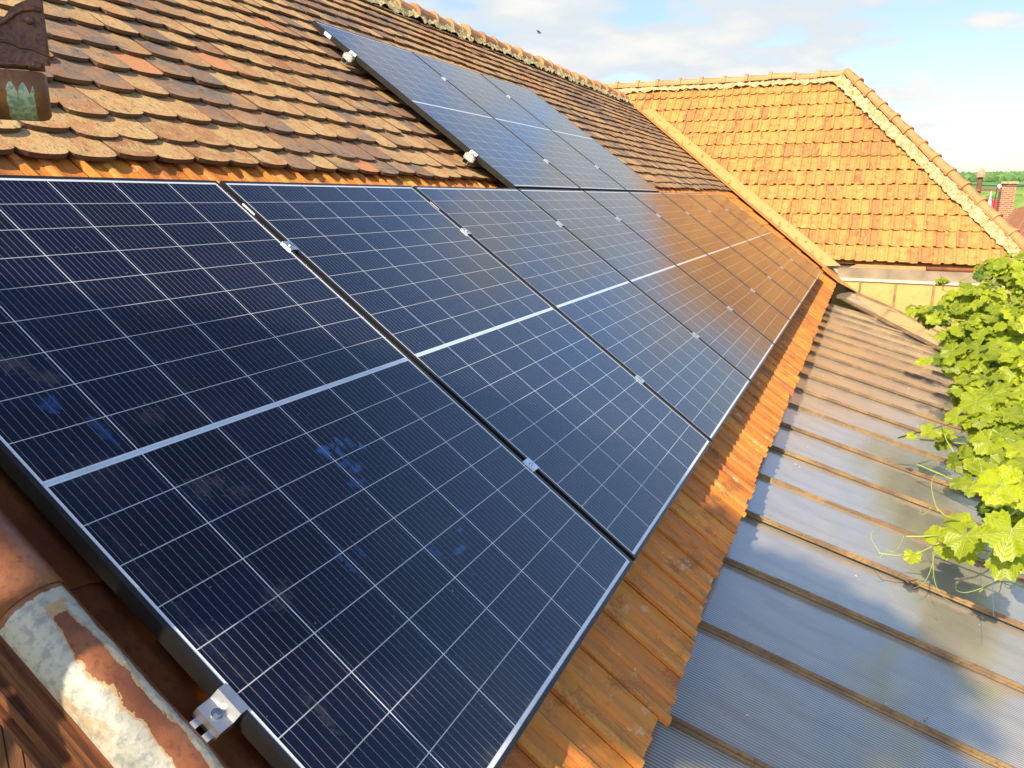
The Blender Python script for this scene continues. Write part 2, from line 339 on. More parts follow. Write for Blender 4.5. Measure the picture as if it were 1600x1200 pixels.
def m_leaf():
    m, nt, b = mat('vine_leaf'); t = tint(nt); uvn = N(nt, 'ShaderNodeUVMap'); uvn.uv_map = 'leaf'; s = N(nt, 'ShaderNodeSeparateXYZ'); L(nt, uvn.outputs[0], s.inputs[0])
    ang = M(nt, 'ARCTAN2', s.outputs['X'], s.outputs['Y']); rad = M(nt, 'SQRT', M(nt, 'ADD', M(nt, 'POWER', s.outputs['X'], 2.0), M(nt, 'POWER', s.outputs['Y'], 2.0)))
    k = M(nt, 'ABSOLUTE', M(nt, 'SUBTRACT', M(nt, 'FRACT', M(nt, 'ADD', M(nt, 'DIVIDE', ang, 1.0), .5)), .5))
    vein = M(nt, 'LESS_THAN', M(nt, 'MULTIPLY', k, M(nt, 'MULTIPLY', rad, 1.0)), .014)
    side = M(nt, 'ABSOLUTE', M(nt, 'SUBTRACT', M(nt, 'FRACT', M(nt, 'ADD', M(nt, 'MULTIPLY', rad, 6.0), M(nt, 'MULTIPLY', k, 3.5))), .5))
    v2 = ramp(nt, side, .42, .5)
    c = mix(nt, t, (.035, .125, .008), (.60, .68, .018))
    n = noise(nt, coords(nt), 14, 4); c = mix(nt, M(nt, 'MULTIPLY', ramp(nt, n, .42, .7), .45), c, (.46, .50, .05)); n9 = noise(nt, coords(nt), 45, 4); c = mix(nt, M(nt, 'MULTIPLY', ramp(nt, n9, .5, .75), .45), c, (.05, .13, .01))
    c = mix(nt, M(nt, 'MAXIMUM', M(nt, 'MULTIPLY', vein, .75), M(nt, 'MULTIPLY', v2, .10)), c, (.62, .68, .26))
    L(nt, c, b.inputs['Base Color']); b.inputs['Roughness'].default_value = .42
    L(nt, bump(nt, M(nt, 'ADD', M(nt, 'MULTIPLY', v2, .4), vein), .005, .8), b.inputs['Normal'])
    tr = N(nt, 'ShaderNodeBsdfTranslucent'); L(nt, mix(nt, 1.0, c, (1.0, 1.0, .5), 'MULTIPLY'), tr.inputs[0])
    ms = N(nt, 'ShaderNodeMixShader'); ms.inputs[0].default_value = .40; L(nt, b.outputs[0], ms.inputs[1]); L(nt, tr.outputs[0], ms.inputs[2])
    L(nt, ms.outputs[0], nt.nodes['Material Output'].inputs[0]); return m
MAT['leaf'] = m_leaf()
MAT['stem'] = simple('vine_stem', (.36, .42, .10), .5, 0, .2, 10)
MAT['brick'] = None
def m_brick():
    m, nt, b = mat('brickwork'); tcn = N(nt, 'ShaderNodeTexCoord'); s = N(nt, 'ShaderNodeSeparateXYZ'); L(nt, tcn.outputs['Object'], s.inputs[0])
    cb = N(nt, 'ShaderNodeCombineXYZ'); L(nt, M(nt, 'ADD', s.outputs['X'], s.outputs['Y']), cb.inputs[0]); L(nt, s.outputs['Z'], cb.inputs[1])
    br = N(nt, 'ShaderNodeTexBrick', inp={'Scale': 1.0, 'Mortar Size': .012, 'Brick Width': .25, 'Row Height': .08}); L(nt, cb.outputs[0], br.inputs['Vector'])
    br.inputs['Color1'].default_value = (.50, .17, .07, 1); br.inputs['Color2'].default_value = (.34, .10, .045, 1); br.inputs['Mortar'].default_value = (.55, .42, .26, 1)
    L(nt, br.outputs[0], b.inputs['Base Color']); b.inputs['Roughness'].default_value = .85; return m
MAT['brick'] = m_brick()

# ------------------------------------------------------------------ roof frames
SL = R(35.9082); CS, SN = math.cos(SL), math.sin(SL)
ROOF = frame((0, 0, 3), (0, 1, 0), (-CS, 0, SN), (SN, 0, CS))       # x along ridge, y up the slope, z out of the roof
TZ = -.115                                                        # tile plane below the panel glass
FS = R(49.4); FC, FN = math.cos(FS), math.sin(FS)
FAR = frame((0, 12.2, 3.03), (1, 0, 0), (0, FC, FN), (0, -FN, FC))
def valley_u(v): return 12.08 + .503*v                            # main roof: where the far wing's roof cuts it
RIDGE_V = 4.86

# ------------------------------------------------------------------ setting: ground and hills
gm, gnt, gb = mat('garden_ground'); gv = coords(gnt); gn = noise(gnt, gv, .05, 6, .6); gn2 = noise(gnt, gv, 2.0, 5)
gc = mix(gnt, ramp(gnt, gn, .35, .65), (.06, .10, .025), (.16, .19, .06)); gc = mix(gnt, ramp(gnt, gn2, .5, .7), gc, (.13, .10, .06))
L(gnt, gc, gb.inputs['Base Color']); gb.inputs['Roughness'].default_value = .95
g = MB(); g.poly([(-4000, -4000, 0), (4000, -4000, 0), (4000, 6000, 0), (-4000, 6000, 0)]); tag(g.build('ground', gm), kind='structure')
def hill_mesh(name, y0, dy, h0, mt, x0, x1, nx, ny, seed, bumps, base=0):
    b = MB(); idx = {}
    for j in range(ny+1):
        for i in range(nx+1):
            x = x0+(x1-x0)*i/nx; y = y0+dy*j/ny; q = j/ny
            prof = math.sin(min(1, q*1.15)*math.pi/2)
            z = base + h0*prof*(.86+.28*mnoise.noise(Vector((x*.0012+seed, y*.001, 0)))) + prof*bumps*mnoise.fractal(Vector((x*.02, y*.02, seed)), 1, 2, 4)
            idx[i, j] = len(b.v); b.v.append((x, y, z))
    for j in range(ny):
        for i in range(nx): b.f.append((idx[i, j], idx[i+1, j], idx[i+1, j+1], idx[i, j+1])); b.t.append(.5)
    return b.build(name, mt, smooth=True)
def m_wood_far(name, a, c2, sc):
    m, nt, b = mat(name); v = coords(nt); n = noise(nt, v, sc, 5, .7); n2 = noise(nt, v, sc*.12, 4)
    c = mix(nt, ramp(nt, n, .35, .65), a, c2); c = mix(nt, ramp(nt, n2, .55, .6), c, (.30, .34, .12) if 'meadow' in name else c2)
    L(nt, c, b.inputs['Base Color']); b.inputs['Roughness'].default_value = 1; return m
tag(hill_mesh('hills', 900, 900, 46, m_wood_far('meadow_and_wood', (.10, .22, .05), (.20, .34, .10), .03), -2500, 2500, 260, 60, 3.3, 5), kind='structure')
# a far-off wood on the hill: one bumpy canopy mass
wd = MB(); rr = random.Random(5)
ico = bmesh.new(); bmesh.ops.create_icosphere(ico, subdivisions=1, radius=1); icv = [v.co.copy() for v in ico.verts]; icf = [[v.index for v in f.verts] for f in ico.faces]; ico.free()
for k in range(2600):
    x = rr.uniform(-150, 420); y = rr.uniform(1250, 1800); q = (y-900)/900
    z = 46*math.sin(min(1, q*1.15)*math.pi/2)*(.86+.28*mnoise.noise(Vector((x*.0012+3.3, y*.001, 0))))
    r_ = rr.uniform(4, 9); i0 = len(wd.v); tt = rr.random()
    for c in icv: wd.v.append((x+c.x*r_*rr.uniform(.8, 1.2), y+c.y*r_, z+3+c.z*r_*rr.uniform(.6, 1.0)))
    for f in icf: wd.f.append(tuple(i0+a for a in f)); wd.t.append(tt)
wm, wnt, wb = mat('far_foliage'); wc = mix(wnt, tint(wnt), (.07, .16, .045), (.17, .30, .08)); L(wnt, wc, wb.inputs['Base Color']); wb.inputs['Roughness'].default_value = 1
tag(wd.build('woodland', wm), 'green wooded hillside on the far horizon', 'wood', kind='stuff')
# bushes and gardens in the middle distance
bd = MB()
ico = bmesh.new(); bmesh.ops.create_icosphere(ico, subdivisions=2, radius=1); icv = [v.co.copy() for v in ico.verts]; icf = [[v.index for v in f.verts] for f in ico.faces]; ico.free()
for k in range(1500):
    y = rr.uniform(130, 520); x = y*rr.uniform(.06, .22); r_ = rr.uniform(1.0, 2.4)*(1+y/260); i0 = len(bd.v); tt = rr.random()
    for c in icv: bd.v.append((x+c.x*r_*rr.uniform(.88, 1.12), y+c.y*r_, r_*.5+c.z*r_*rr.uniform(.72, .95)))
    for f in icf: bd.f.append(tuple(i0+a for a in f)); bd.t.append(tt)
bm_, bnt, bb = mat('garden_foliage'); bc = mix(bnt, tint(bnt), (.09, .20, .03), (.28, .38, .08)); L(bnt, bc, bb.inputs['Base Color']); bb.inputs['Roughness'].default_value = 1
tag(bd.build('garden_bushes', bm_), 'mass of green garden bushes between the far houses and the hill', 'bushes', kind='stuff')

# ------------------------------------------------------------------ house
house = tag(empty('house'), 'long house with weathered brown plain-tile roof carrying the solar panels', 'house')
def beaver(mb, u0, v0, w, ln, t, rnd):
    th = .016; k = th/.16
    rot = rnd.gauss(0, .026); dz = rnd.uniform(0, .008); dv = rnd.gauss(0, .007) - (.03 if rnd.random() < .012 else 0)
    lean = rnd.gauss(0, .012)
    ol = [(-w/2, ln), (-w/2, .040)]
    dep = rnd.uniform(.034, .044)
    for q in range(1, 8):
        a = math.pi*q/8; ol.append((-w/2*math.cos(a), .040-dep*math.sin(a)**.85))
    ol += [(w/2, .040), (w/2, ln)]
    sag = .012*math.sin(u0*1.1+v0*.7)+.008*math.sin(u0*2.7+1.3*v0)
    zb = TZ-.018
    top = []; bot = []
    for (a, b_) in ol:
        x = u0+a*math.cos(rot)-b_*math.sin(rot)*.5; y = v0+dv+b_+a*math.sin(rot)+sag
        z = zb+dz*(1-b_/ln)+th+ .035-k*b_-.005 + a*lean
        z += -.0025*(abs(a)/(w/2))**2
        top.append((x, y, z)); bot.append((x, y, z-th))
    n = len(ol); i = mb.vs(top); mb.vs(bot)
    mb.f.append(tuple(range(i, i+n))); mb.t.append(t)
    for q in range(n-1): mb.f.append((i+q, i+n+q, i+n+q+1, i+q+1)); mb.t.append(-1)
pt = MB(); rnd = random.Random(11)
pv = [1.955, 2.065]+[2.065+.1615*i for i in range(1, 18)]
for ci, v0 in enumerate(pv):
    wv = .158; off = (ci % 2)*wv/2 + rnd.uniform(-.02, .02)
    n = int((valley_u(v0)+.1)/wv)+1
    uu = -.02+off
    while uu < valley_u(v0)-.12:
        ww = wv-.004+rnd.uniform(-.004, .003)
        t = rnd.random()*.94 if rnd.random() > .018 else .98
        beaver(pt, uu, v0, ww, .30, t, rnd); uu += wv
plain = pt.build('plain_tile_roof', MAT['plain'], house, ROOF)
# interlocking orange tiles, eaves strip
PROF = [(0, .014), (.020, .017), (.029, .013), (.034, .005), (.038, .003), (.064, .0), (.082, .002), (.088, .009), (.096, .013), (.106, .013), (.112, .008), (.116, .003), (.120, .002), (.150, .0), (.187, .004), (.192, .004)]
def pan(mb, u0, v0, pitch, prof, ln, th, lift, t, rnd, zb, clampf=None):
    s = pitch/.190; dv = rnd.gauss(0, .006); dz = rnd.uniform(0, .004); sk = rnd.gauss(0, .006)
    lo, hi, lb = [], [], []
    for (a, h) in prof:
        x = u0+a*s; y = v0+dv+sk*(a*s/pitch-.5)
        z = zb+h+dz
        y2 = v0+ln
        xl, xh_ = x, x
        if clampf: xl = clampf(x, y); xh_ = clampf(x, y2)
        lo.append((xl, y, z+lift)); hi.append((xh_, y2, z)); lb.append((xl, y+.004, z+lift-th))
    if clampf and max(p[0] for p in lo)-min(p[0] for p in lo) < .01 and max(p[0] for p in hi)-min(p[0] for p in hi) < .01: return
    n = len(prof); i = mb.vs(lo); mb.vs(hi); mb.vs(lb)
    for q in range(n-1):
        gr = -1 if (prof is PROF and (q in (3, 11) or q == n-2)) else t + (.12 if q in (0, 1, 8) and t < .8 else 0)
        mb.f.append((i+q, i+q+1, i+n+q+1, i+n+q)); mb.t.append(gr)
        mb.f.append((i+q, i+2*n+q, i+2*n+q+1, i+q+1)); mb.t.append(t)
    # open side edge gets a thickness
    (xa, ya, za), (xb, yb, zb_) = lo[0], hi[0]
    k_ = mb.vs([(xa, ya, za), (xb, yb, zb_), (xb, yb, zb_-.012), (xa, ya, za-.012)]); mb.f.append((k_, k_+1, k_+2, k_+3)); mb.t.append(t)
ot = MB(); rnd = random.Random(21)
v0 = -.275; ci = 0
while v0 < 2.1:
    uu = -.09
    while uu < valley_u(v0)-.05:
        pan(ot, uu, v0, .190, PROF, .40, .015, .016, min(.999, rnd.betavariate(2, 2)*1.05), rnd, TZ-.022)
        uu += .190
    v0 += .345; ci += 1
ot.build('interlocking_tile_eaves', MAT['orange'], house, ROOF)
# deck under the tiles, back slope, walls
dk = MB()
def W(u, v, n_): return ROOF @ Vector((u, v, n_))
dk.prism([(-.10, -.22, TZ-.045), (12.0, -.22, TZ-.045), (14.55, RIDGE_V, TZ-.045), (-.10, RIDGE_V, TZ-.045)], (0, 0, -.05))
dk.build('roof_deck', MAT['dark'], house, ROOF)
rz = W(0, RIDGE_V, TZ)
bs = MB(); bs.prism([(rz.x, -.10, rz.z-.02), (rz.x, 14.6, rz.z-.02), (rz.x-4.3, 14.6, rz.z-3.1), (rz.x-4.3, -.10, rz.z-3.1)], (0, 0, -.08))
bs.build('rear_roof_slope', MAT['plain'], house)
wl = MB()
wl.box((-8.0, -.0, 0), (-.05, 12.0, 2.55)); wl.build('wall', MAT['wall'], house)
gb_ = MB(); gb_.prism([(-8.0, -.02, 2.4), (-.02, -.02, 2.4), (rz.x, -.02, rz.z-.2)], (0, .04, 0)); gb_.build('gable_wall', MAT['wall'], house)
sd = MB(); x = -.02
while x > -1.5:     # vertical boards close to the verge
    zt = 3-(x)*math.tan(SL)-.16
    sd.prism([(x, -.115, 1.4), (x-.040, -.115, 1.4), (x-.040, -.115, zt+.029), (x, -.115, zt)], (0, .025, 0)); x -= .045
sd.build('gable_siding', MAT['siding'], house)
# barge board mouldings, along the verge just below the rolled capping
for (a0, a1, n0, n1, nm) in ((-.150, -.122, -.168, -.060, 'barge_board'), (-.160, -.150, -.088, -.072, 'barge_moulding'), (-.155, -.150, -.112, -.099, 'barge_moulding'), (-.163, -.150, -.150, -.128, 'barge_moulding'), (-.172, -.150, -.166, -.155, 'barge_moulding')):
    b = MB(); b.box((a0, -.35, n0), (a1, RIDGE_V-.1, n1)); b.build(nm, MAT['wood'], house, ROOF)
# verge capping: flange + roll, two overlapping sheets
def verge(v0, v1, dz, nm):
    b = MB(); pr = [(.050, TZ+.005), (.048, TZ+.022), (.0, TZ+.050), (-.036, TZ+.060), (-.040, TZ+.068), (-.046, TZ+.074)]
    cx_, cz_, r_ = -.098, TZ+.062, .053
    for q in range(0, 13):
        a = R(14+q*17); pr.append((cx_+r_*math.cos(a), cz_+r_*math.sin(a)))
    pr = [(a, z+dz) for a, z in pr]; n = len(pr); seg = 24
    for j in range(seg+1):
        v = v0+(v1-v0)*j/seg
        b.vs([(a, v, z+.0015*math.sin(v*9+a*20)) for a, z in pr])
    for j in range(seg):
        for q in range(n-1): b.f.append((j*n+q, j*n+q+1, (j+1)*n+q+1, (j+1)*n+q)); b.t.append(.5)
    o = b.build(nm, MAT['verge'], house, ROOF, smooth=True)
    sm = o.modifiers.new('thick', 'SOLIDIFY'); sm.thickness = .0022; sm.offset = -1
    return o
verge(-.33, .735, 0, 'verge_capping'); verge(.695, 2.6, .004, 'verge_capping'); verge(2.56, 4.9, .007, 'verge_capping')
# strip painted dark for the shaded tile verge, between capping and first tile
fl = MB(); fl.box((-.03, -.30, TZ-.03), (.06, 4.8, TZ+.008)); fl.build('painted_verge_shade', MAT['verge_shade'], house, ROOF)

# ridge tiles
def cap_mesh(name, ln, r0, r1, collar=.0, n=9, ang=100):
    b = MB(); st = [(0, r1*1.0+collar), (.05*ln/.4, r1+collar), (.06*ln/.4, r1), (ln*.5, (r0+r1)/2), (ln, r0)]
    for (y, r_) in st:
        b.vs([(r_*math.sin(R(-ang+2*ang*q/(n-1))), y, r_*math.cos(R(-ang+2*ang*q/(n-1)))) for q in range(n)])
    for j in range(len(st)-1):
        for q in range(n-1): b.f.append((j*n+q, j*n+q+1, (j+1)*n+q+1, (j+1)*n+q)); b.t.append(random.random())
    b.f.append(tuple(range(n))); b.t.append(.2)
    b.f.append(tuple(range(len(st)*n-1, (len(st)-1)*n-1, -1))); b.t.append(.2)
    me = bpy.data.meshes.new(name); me.from_pydata(b.v, [], b.f)
    a = me.attributes.new('tint', 'FLOAT', 'FACE'); a.data.foreach_set('value', [random.random()]*len(b.t)); me.materials.append(MAT['cap']); return me
def row_of_caps(p0, p1, ln, parent, name, r0=.085, r1=.10, collar=.012, upv=Vector((0, 0, 1)), jit=.006):
    p0, p1 = Vector(p0), Vector(p1); d = (p1-p0); n = max(1, int(d.length/ln)); d.normalize(); step = (p1-p0).length/n
    mes = [cap_mesh(name, step*1.08, r0, r1, collar) for _ in range(4)]
    x = d.cross(upv).normalized(); z = x.cross(d)
    for k in range(n):
        o = bpy.data.objects.new(name, mes[k % 4]); col.objects.link(o); o.parent = parent
        P = p0+d*step*k+Vector([random.gauss(0, jit) for _ in range(3)])
        o.matrix_basis = frame(P, x, d, z) @ Matrix.Rotation(random.gauss(0, .012), 4, 'X') @ Matrix.Rotation(random.gauss(0, .01), 4, 'Z')
def mortar(p0, p1, width, parent, height, seed, side_drop, upv=Vector((0, 0, 1))):
    p0, p1 = Vector(p0), Vector(p1); d = (p1-p0).normalized(); x = d.cross(upv).normalized(); z = x.cross(d)
    ln = (p1-p0).length; n = int(ln/.03); b = MB(); ncx = 13
    for j in range(n+1):
        for q in range(ncx):
            a = (q/(ncx-1)*2-1); nz = mnoise.fractal(Vector((j*.35, q*.7, seed)), 1, 2, 4)
            ww = width*(1+.25*mnoise.noise(Vector((j*.13, seed, 3.0*(1 if a > 0 else -1)))))
            P = p0+d*(ln*j/n)+x*a*ww+z*(height*(1-abs(a)**1.6)-side_drop*abs(a)+.045*nz)
            b.v.append(tuple(P))
    for j in range(n):
        for q in range(ncx-1): b.f.append((j*ncx+q, j*ncx+q+1, (j+1)*ncx+q+1, (j+1)*ncx+q)); b.t.append(.5)
    return b.build('ridge_mortar', MAT['mortar'], parent)
ra, rb = Vector((rz.x, -.1, rz.z+.02)), Vector((rz.x, 14.35, rz.z+.02))
row_of_caps(ra, rb, .37, house, 'ridge_tile', .085, .10, .014)
mortar(ra, rb, .16, house, .085, 2.0, .085)
# valley flashing
vf = MB()
def vpt(v, du, h): return (valley_u(v)+du, v, TZ+h)
vs_ = [4.50, 3.5, 2.5, 1.5, .5, 0.0]
for a, b in zip(vs_, vs_[1:]):
    vf.prism([vpt(a, -.42, .047), vpt(a, .0, .045), vpt(b, .0, .045), vpt(b, -.42, .047)], (0, 0, -.004))
    # upturned far side lies on the far wing's slope
vf.prism([(11.40, .02, TZ+.051), (12.25, .02, TZ+.051), (12.45, -.52, TZ+.045), (11.85, -.60, TZ+.045), (11.30, -.30, TZ+.049)], (0, 0, -.004))
vf.build('valley_flashing', MAT['flash'], house, ROOF)
vg = MB()
pts = []
for v in vs_:
    P = W(valley_u(v), v, TZ+.045); pts.append(P)
for a, b in zip(pts, pts[1:]):
    sl = Vector((0, FC, FN)); n_ = Vector((0, -FN, FC))
    off = Vector((.22, 0, 0))
    vg.prism([a, b, b+off+n_*.02, a+off+n_*.02], n_*-.004)
vg.build('valley_flashing', MAT['flash'], house)

# ------------------------------------------------------------------ far wing
wing = tag(empty('house_wing', T(0, 12.2, 0)), 'far wing of the house with a bright orange hipped tile roof', 'house')
WI = T(0, -12.2, 0)
def hip_x(v): return -.16+.978*(6.05-(3.03+FN*v))
def val_x(v): z = 3.03+FN*v; return -(z-2.88)/math.tan(SL)-.12
fprof = [(0, .016), (.012, .026), (.040, .028), (.052, .024), (.058, .010), (.075, .002), (.120, .000), (.165, .003), (.190, .010)]
ft = MB(); rnd = random.Random(31)
NC = 13
for k in range(NC):
    v0 = -.02+.303*k; xs = -7.0+(k % 2)*.0+rnd.uniform(-.03, .03)
    while xs < 2.9:
        if xs+.15 > val_x(v0)-.25 and xs < hip_x(v0)+.02:
            t = min(.85, max(0, rnd.gauss(.58, .26)))
            if mnoise.noise(Vector((xs*1.3, v0*1.6, 4)))+rnd.gauss(0, .22) > .34: t = rnd.choice((.95, 0, .1, .95))
            def cl(x, y): return min(x, hip_x(y))
            pan(ft, xs, v0, .150, fprof, .335, .022, .027, t, rnd, -.005+rnd.uniform(0, .004), cl)
        xs += .150
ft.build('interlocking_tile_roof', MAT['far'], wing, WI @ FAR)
fr = MB()   # solid roof body below the tiles
e0, e1 = Vector((-7, 12.24, 2.98)), Vector((2.72, 12.24, 2.98)); r0_, r1_ = Vector((-7, 14.79, 5.97)), Vector((-.2, 14.79, 5.97)); h2 = Vector((2.72, 17.4, 2.98)); h3 = Vector((-7, 17.4, 2.98))
fr.poly([e0, e1, r1_, r0_]); fr.poly([e1, h2, r1_]); fr.poly([h2, h3, r0_, r1_]); fr.poly([e0, r0_, h3]); fr.poly([e0, h3, h2, e1])
fr.build('roof_body', MAT['far'], wing, WI)
fw = MB(); fw.box((-6.8, 12.35, 0), (2.3, 17.0, 2.95)); fw.build('wall', MAT['wall'], wing, WI)
er = (-6.0, 14.79, 6.07)
def rel(p): return WI @ Vector(p)
row_of_caps(rel(er), rel((-.2, 14.79, 6.07)), .405, wing, 'ridge_tile', .08, .09, .028)
mortar(rel(er), rel((-.2, 14.79, 6.05)), .17, wing, .03, 5.0, .11)
row_of_caps(rel((2.85, 12.14, 3.00)), rel((-.12, 14.72, 6.10)), .34, wing, 'hip_tile', .072, .084, .020)
mortar(rel((2.85, 12.12, 2.97)), rel((-.16, 14.72, 6.05)), .20, wing, .03, 9.0, .10)
fa = MB(); fa.prism([(.16, 12.10, 2.865), (1.335, 12.10, 2.865), (1.335, 12.10, 2.985), (.40, 12.10, 2.985)], (0, .025, 0)); fa.build('fascia_board', MAT['fascia'], wing, WI)
gu = MB(); gp = [(1.34, 12.10+.06*math.cos(R(180+q*18)), 2.985+.06*math.sin(R(180+q*18))) for q in range(11)]; gu.prism(gp, (2.0, 0, 0)); gu.build('gutter', MAT['rust'], wing, WI)
ws = MB(); ws.box((.15, 11.99, 2.78), (3.3, 12.35, 2.93)); ws.build('soffit_wall', simple('grey_board', (.30, .23, .15), .8, 0, .2, 4), wing, WI)
tr = MB(); tr.box((.18, 11.90, 2.752), (3.3, 11.99, 2.785)); tr.build('window_trim', MAT['trim'], wing, WI)
for k, (a, b) in enumerate(((.10, .462), (.490, .945), (.975, 1.445), (1.475, 1.95), (1.98, 2.45), (2.48, 3.0))):
    p = MB(); 
    p.box((0, 0, 0), (b-a, .01, .95)); p.build('veranda_pane', MAT['polyfar'], wing, WI @ T(a, 11.93, 1.80))
for xb in (.476, .960, 1.460, 1.965, 2.465):
    p = MB(); p.box((xb-.014, 11.90, 1.8), (xb+.014, 11.945, 2.750)); p.build('glazing_bar', MAT['bar'], wing, WI)

# ------------------------------------------------------------------ lean-to roof of ribbed sheets
TH = R(14.8)
LT = frame((.17, 0, 2.56), (0, 1, 0), (-math.cos(TH), 0, math.sin(TH)), (math.sin(TH), 0, math.cos(TH)))
lean = tag(empty('veranda_roof', LT), 'low veranda roof of ribbed clear sheets between rusty bars below the tiled eaves', 'veranda roof')
PITCH = .512; U0 = .580-2*.512
rnd = random.Random(3)
nb = 22
for k in range(nb):
    u = U0+PITCH*k; ud = u
    if u > 10.7: break
    b = MB(); n = 30; top = -3.4
    for j in range(n):       # slightly wavy rusty T-bar
        y0 = .22+(top-.22)*j/n; y1 = .22+(top-.22)*(j+1)/n
        wv = lambda y: (.002*math.sin(y*7+k), .0015*math.sin(y*11+2*k))
        (a0, z0), (a1, z1) = wv(y0), wv(y1)
        hw = .0095
        b.prism([(u-hw+a0, y0, .003), (u+hw+a0, y0, .003), (u+hw+a0, y0, .012+z0), (u-hw+a0, y0, .012+z0)], (a1-a0, y1-y0, 0), .5)
        b.prism([(u-.0035+a0, y0, .012), (u+.0035+a0, y0, .012), (u+.0035+a0, y0, .022+z0), (u-.0035+a0, y0, .022+z0)], (a1-a0, y1-y0, 0), .5)
    b.build('glazing_bar', MAT['bar'], lean)
    p = MB(); L1 = -3.4
    if k < nb-1: p.box((.006, L1, -.010), (PITCH-.006, .22, 0)); p.build('ribbed_pane', MAT['poly'], lean, T(u, 0, rnd.uniform(-.002, .002)) @ Matrix.Rotation(rnd.gauss(0, .004), 4, 'Y'))
# rail on the diagonal, in front of the far veranda panes
LI = LT.inverted()
dg = MB(); a = LI @ Vector((.217, 11.15, 2.548)); b_ = LI @ Vector((1.65, 8.75, 2.17))
for dz, off in ((.022, 0), (.022, .06)):
    A = Vector((a.x+off*2, a.y, dz)); B = Vector((b_.x+off*2, b_.y, dz)); dn = (B-A).normalized(); sd_ = Vector((dn.y, -dn.x, 0))
    dg.prism([A-sd_*.014, A+sd_*.014, B+sd_*.014, B-sd_*.014], (0, 0, .022))
dg.build('mitre_rail', MAT['bar'], lean)
cp = MB(); q_ = [Vector(p) for p in ((.16, 11.25, 2.58), (.90, 10.0, 2.39), (1.60, 8.85, 2.21), (1.60, 11.86, 2.06), (.93, 11.86, 2.387), (.318, 11.86, 2.62))]
cp.prism([q_[0], q_[1], q_[4], q_[5]], (0, 0, -.01)); cp.prism([q_[1], q_[2], q_[3], q_[4]], (0, 0, -.01)); cp.build('corner_pane', MAT['poly'], lean, LI)
cq = MB(); cq.tube([q_[5]+Vector((-.05, -.01, .03)), q_[4]+Vector((0, -.01, .01)), q_[3]+Vector((0, -.01, .01))], .014, 6); cq.tube([Vector((.50, 11.2, 2.52)), Vector((1.0, 11.5, 2.37))], .004, 4); cq.build('corner_rail', MAT['bar'], lean, LI)
un = MB(); un.box((-.8, -3.4, -.12), (11.7, -3.3, -.02)); un.build('edge_beam', MAT['wood'], lean)
# wind-blown bits
db = MB(); rnd = random.Random(8)
for k in range(90):
    u = rnd.uniform(1, 8); y = rnd.uniform(-1.3, -.05); a = rnd.uniform(0, 6.3); s = rnd.uniform(.004, .011)
    db.poly([(u+s*math.cos(a), y+s*math.sin(a), .004), (u+.4*s*math.cos(a+1.6), y+.4*s*math.sin(a+1.6), .008), (u-s*math.cos(a), y-s*math.sin(a), .005), (u-.4*s*math.cos(a+1.6), y-.4*s*math.sin(a+1.6), .004)], rnd.random())
tag(db.build('fallen_petals', simple('dry_petal', (.62, .45, .22), .8), None, LT), 'scatter of dry yellow petals on the ribbed veranda sheets', 'litter', kind='stuff')

# ------------------------------------------------------------------ solar panels
PW, PL, PS = 1.134, 1.722, 1.154
fm = MB(); lw = .0095; FH = .030
def fr_side(mb, x0, y0, x1, y1):
    mb.box((x0, y0, -FH), (x1, y1, .0016))
fr_side(fm, 0, 0, PW, lw); fr_side(fm, 0, PL-lw, PW, PL); fr_side(fm, 0, lw, lw, PL-lw); fr_side(fm, PW-lw, lw, PW, PL-lw)
fm.box((.0005, .0005, -FH-.0015), (.028, PL-.0005, -FH)); fm.box((PW-.028, .0005, -FH-.0015), (PW-.0005, PL-.0005, -FH))
gm2 = MB(); gm2.box((lw-.001, lw-.001, -.006), (PW-lw+.001, PL-lw+.001, 0))
st_ = MB(); st_.box((-.0012, 1.555, -.026), (0, 1.612, -.003))
pm = m_panel('solar_glass')
B1, B2, G1 = (.05, .15, .38), (.03, .09, .27), (.13, .125, .12)
pm1 = m_panel('solar_glass_smeared', [(.565, .700, .034, .030, .75, B1), (.60, .690, .012, .040, .75, B1), (.625, .703, .012, .036, .7, B1), (.650, .695, .012, .030, .7, B1), (.675, .670, .016, .022, .65, B1), (.585, .655, .055, .022, .6, B2), (.60, .630, .040, .020, .5, B1), (.565, .600, .040, .022, .6, B2),
      (.13, 1.02, .036, .036, .5, B2), (.17, .93, .022, .08, .4, B2), (.13, 1.13, .05, .05, .35, G1), (.16, 1.08, .04, .05, .3, G1), (.28, .93, .05, .04, .22, G1), (.25, .74, .08, .05, .25, G1), (.30, .70, .05, .04, .25, G1), (.10, .86, .08, .06, .12, G1),
      (.585, .37, .022, .045, .5, B2), (.65, .335, .05, .014, .5, B1), (.70, .37, .012, .010, .5, B1), (.37, .47, .010, .08, .4, B1), (.42, .46, .010, .05, .3, B1), (.76, .40, .010, .02, .4, B1), (.20, .48, .06, .05, .25, G1),
      (.62, .05, .03, .03, .35, B2), (.10, .28, .02, .09, .3, G1), (.07, .15, .03, .06, .3, B2), (.04, .60, .02, .3, .10, G1)])
fobj = gobj = None; mesh_f = mesh_g = mesh_s = None
NAMES = ['first', 'second', 'third', 'fourth', 'fifth', 'sixth', 'seventh', 'eighth', 'ninth']
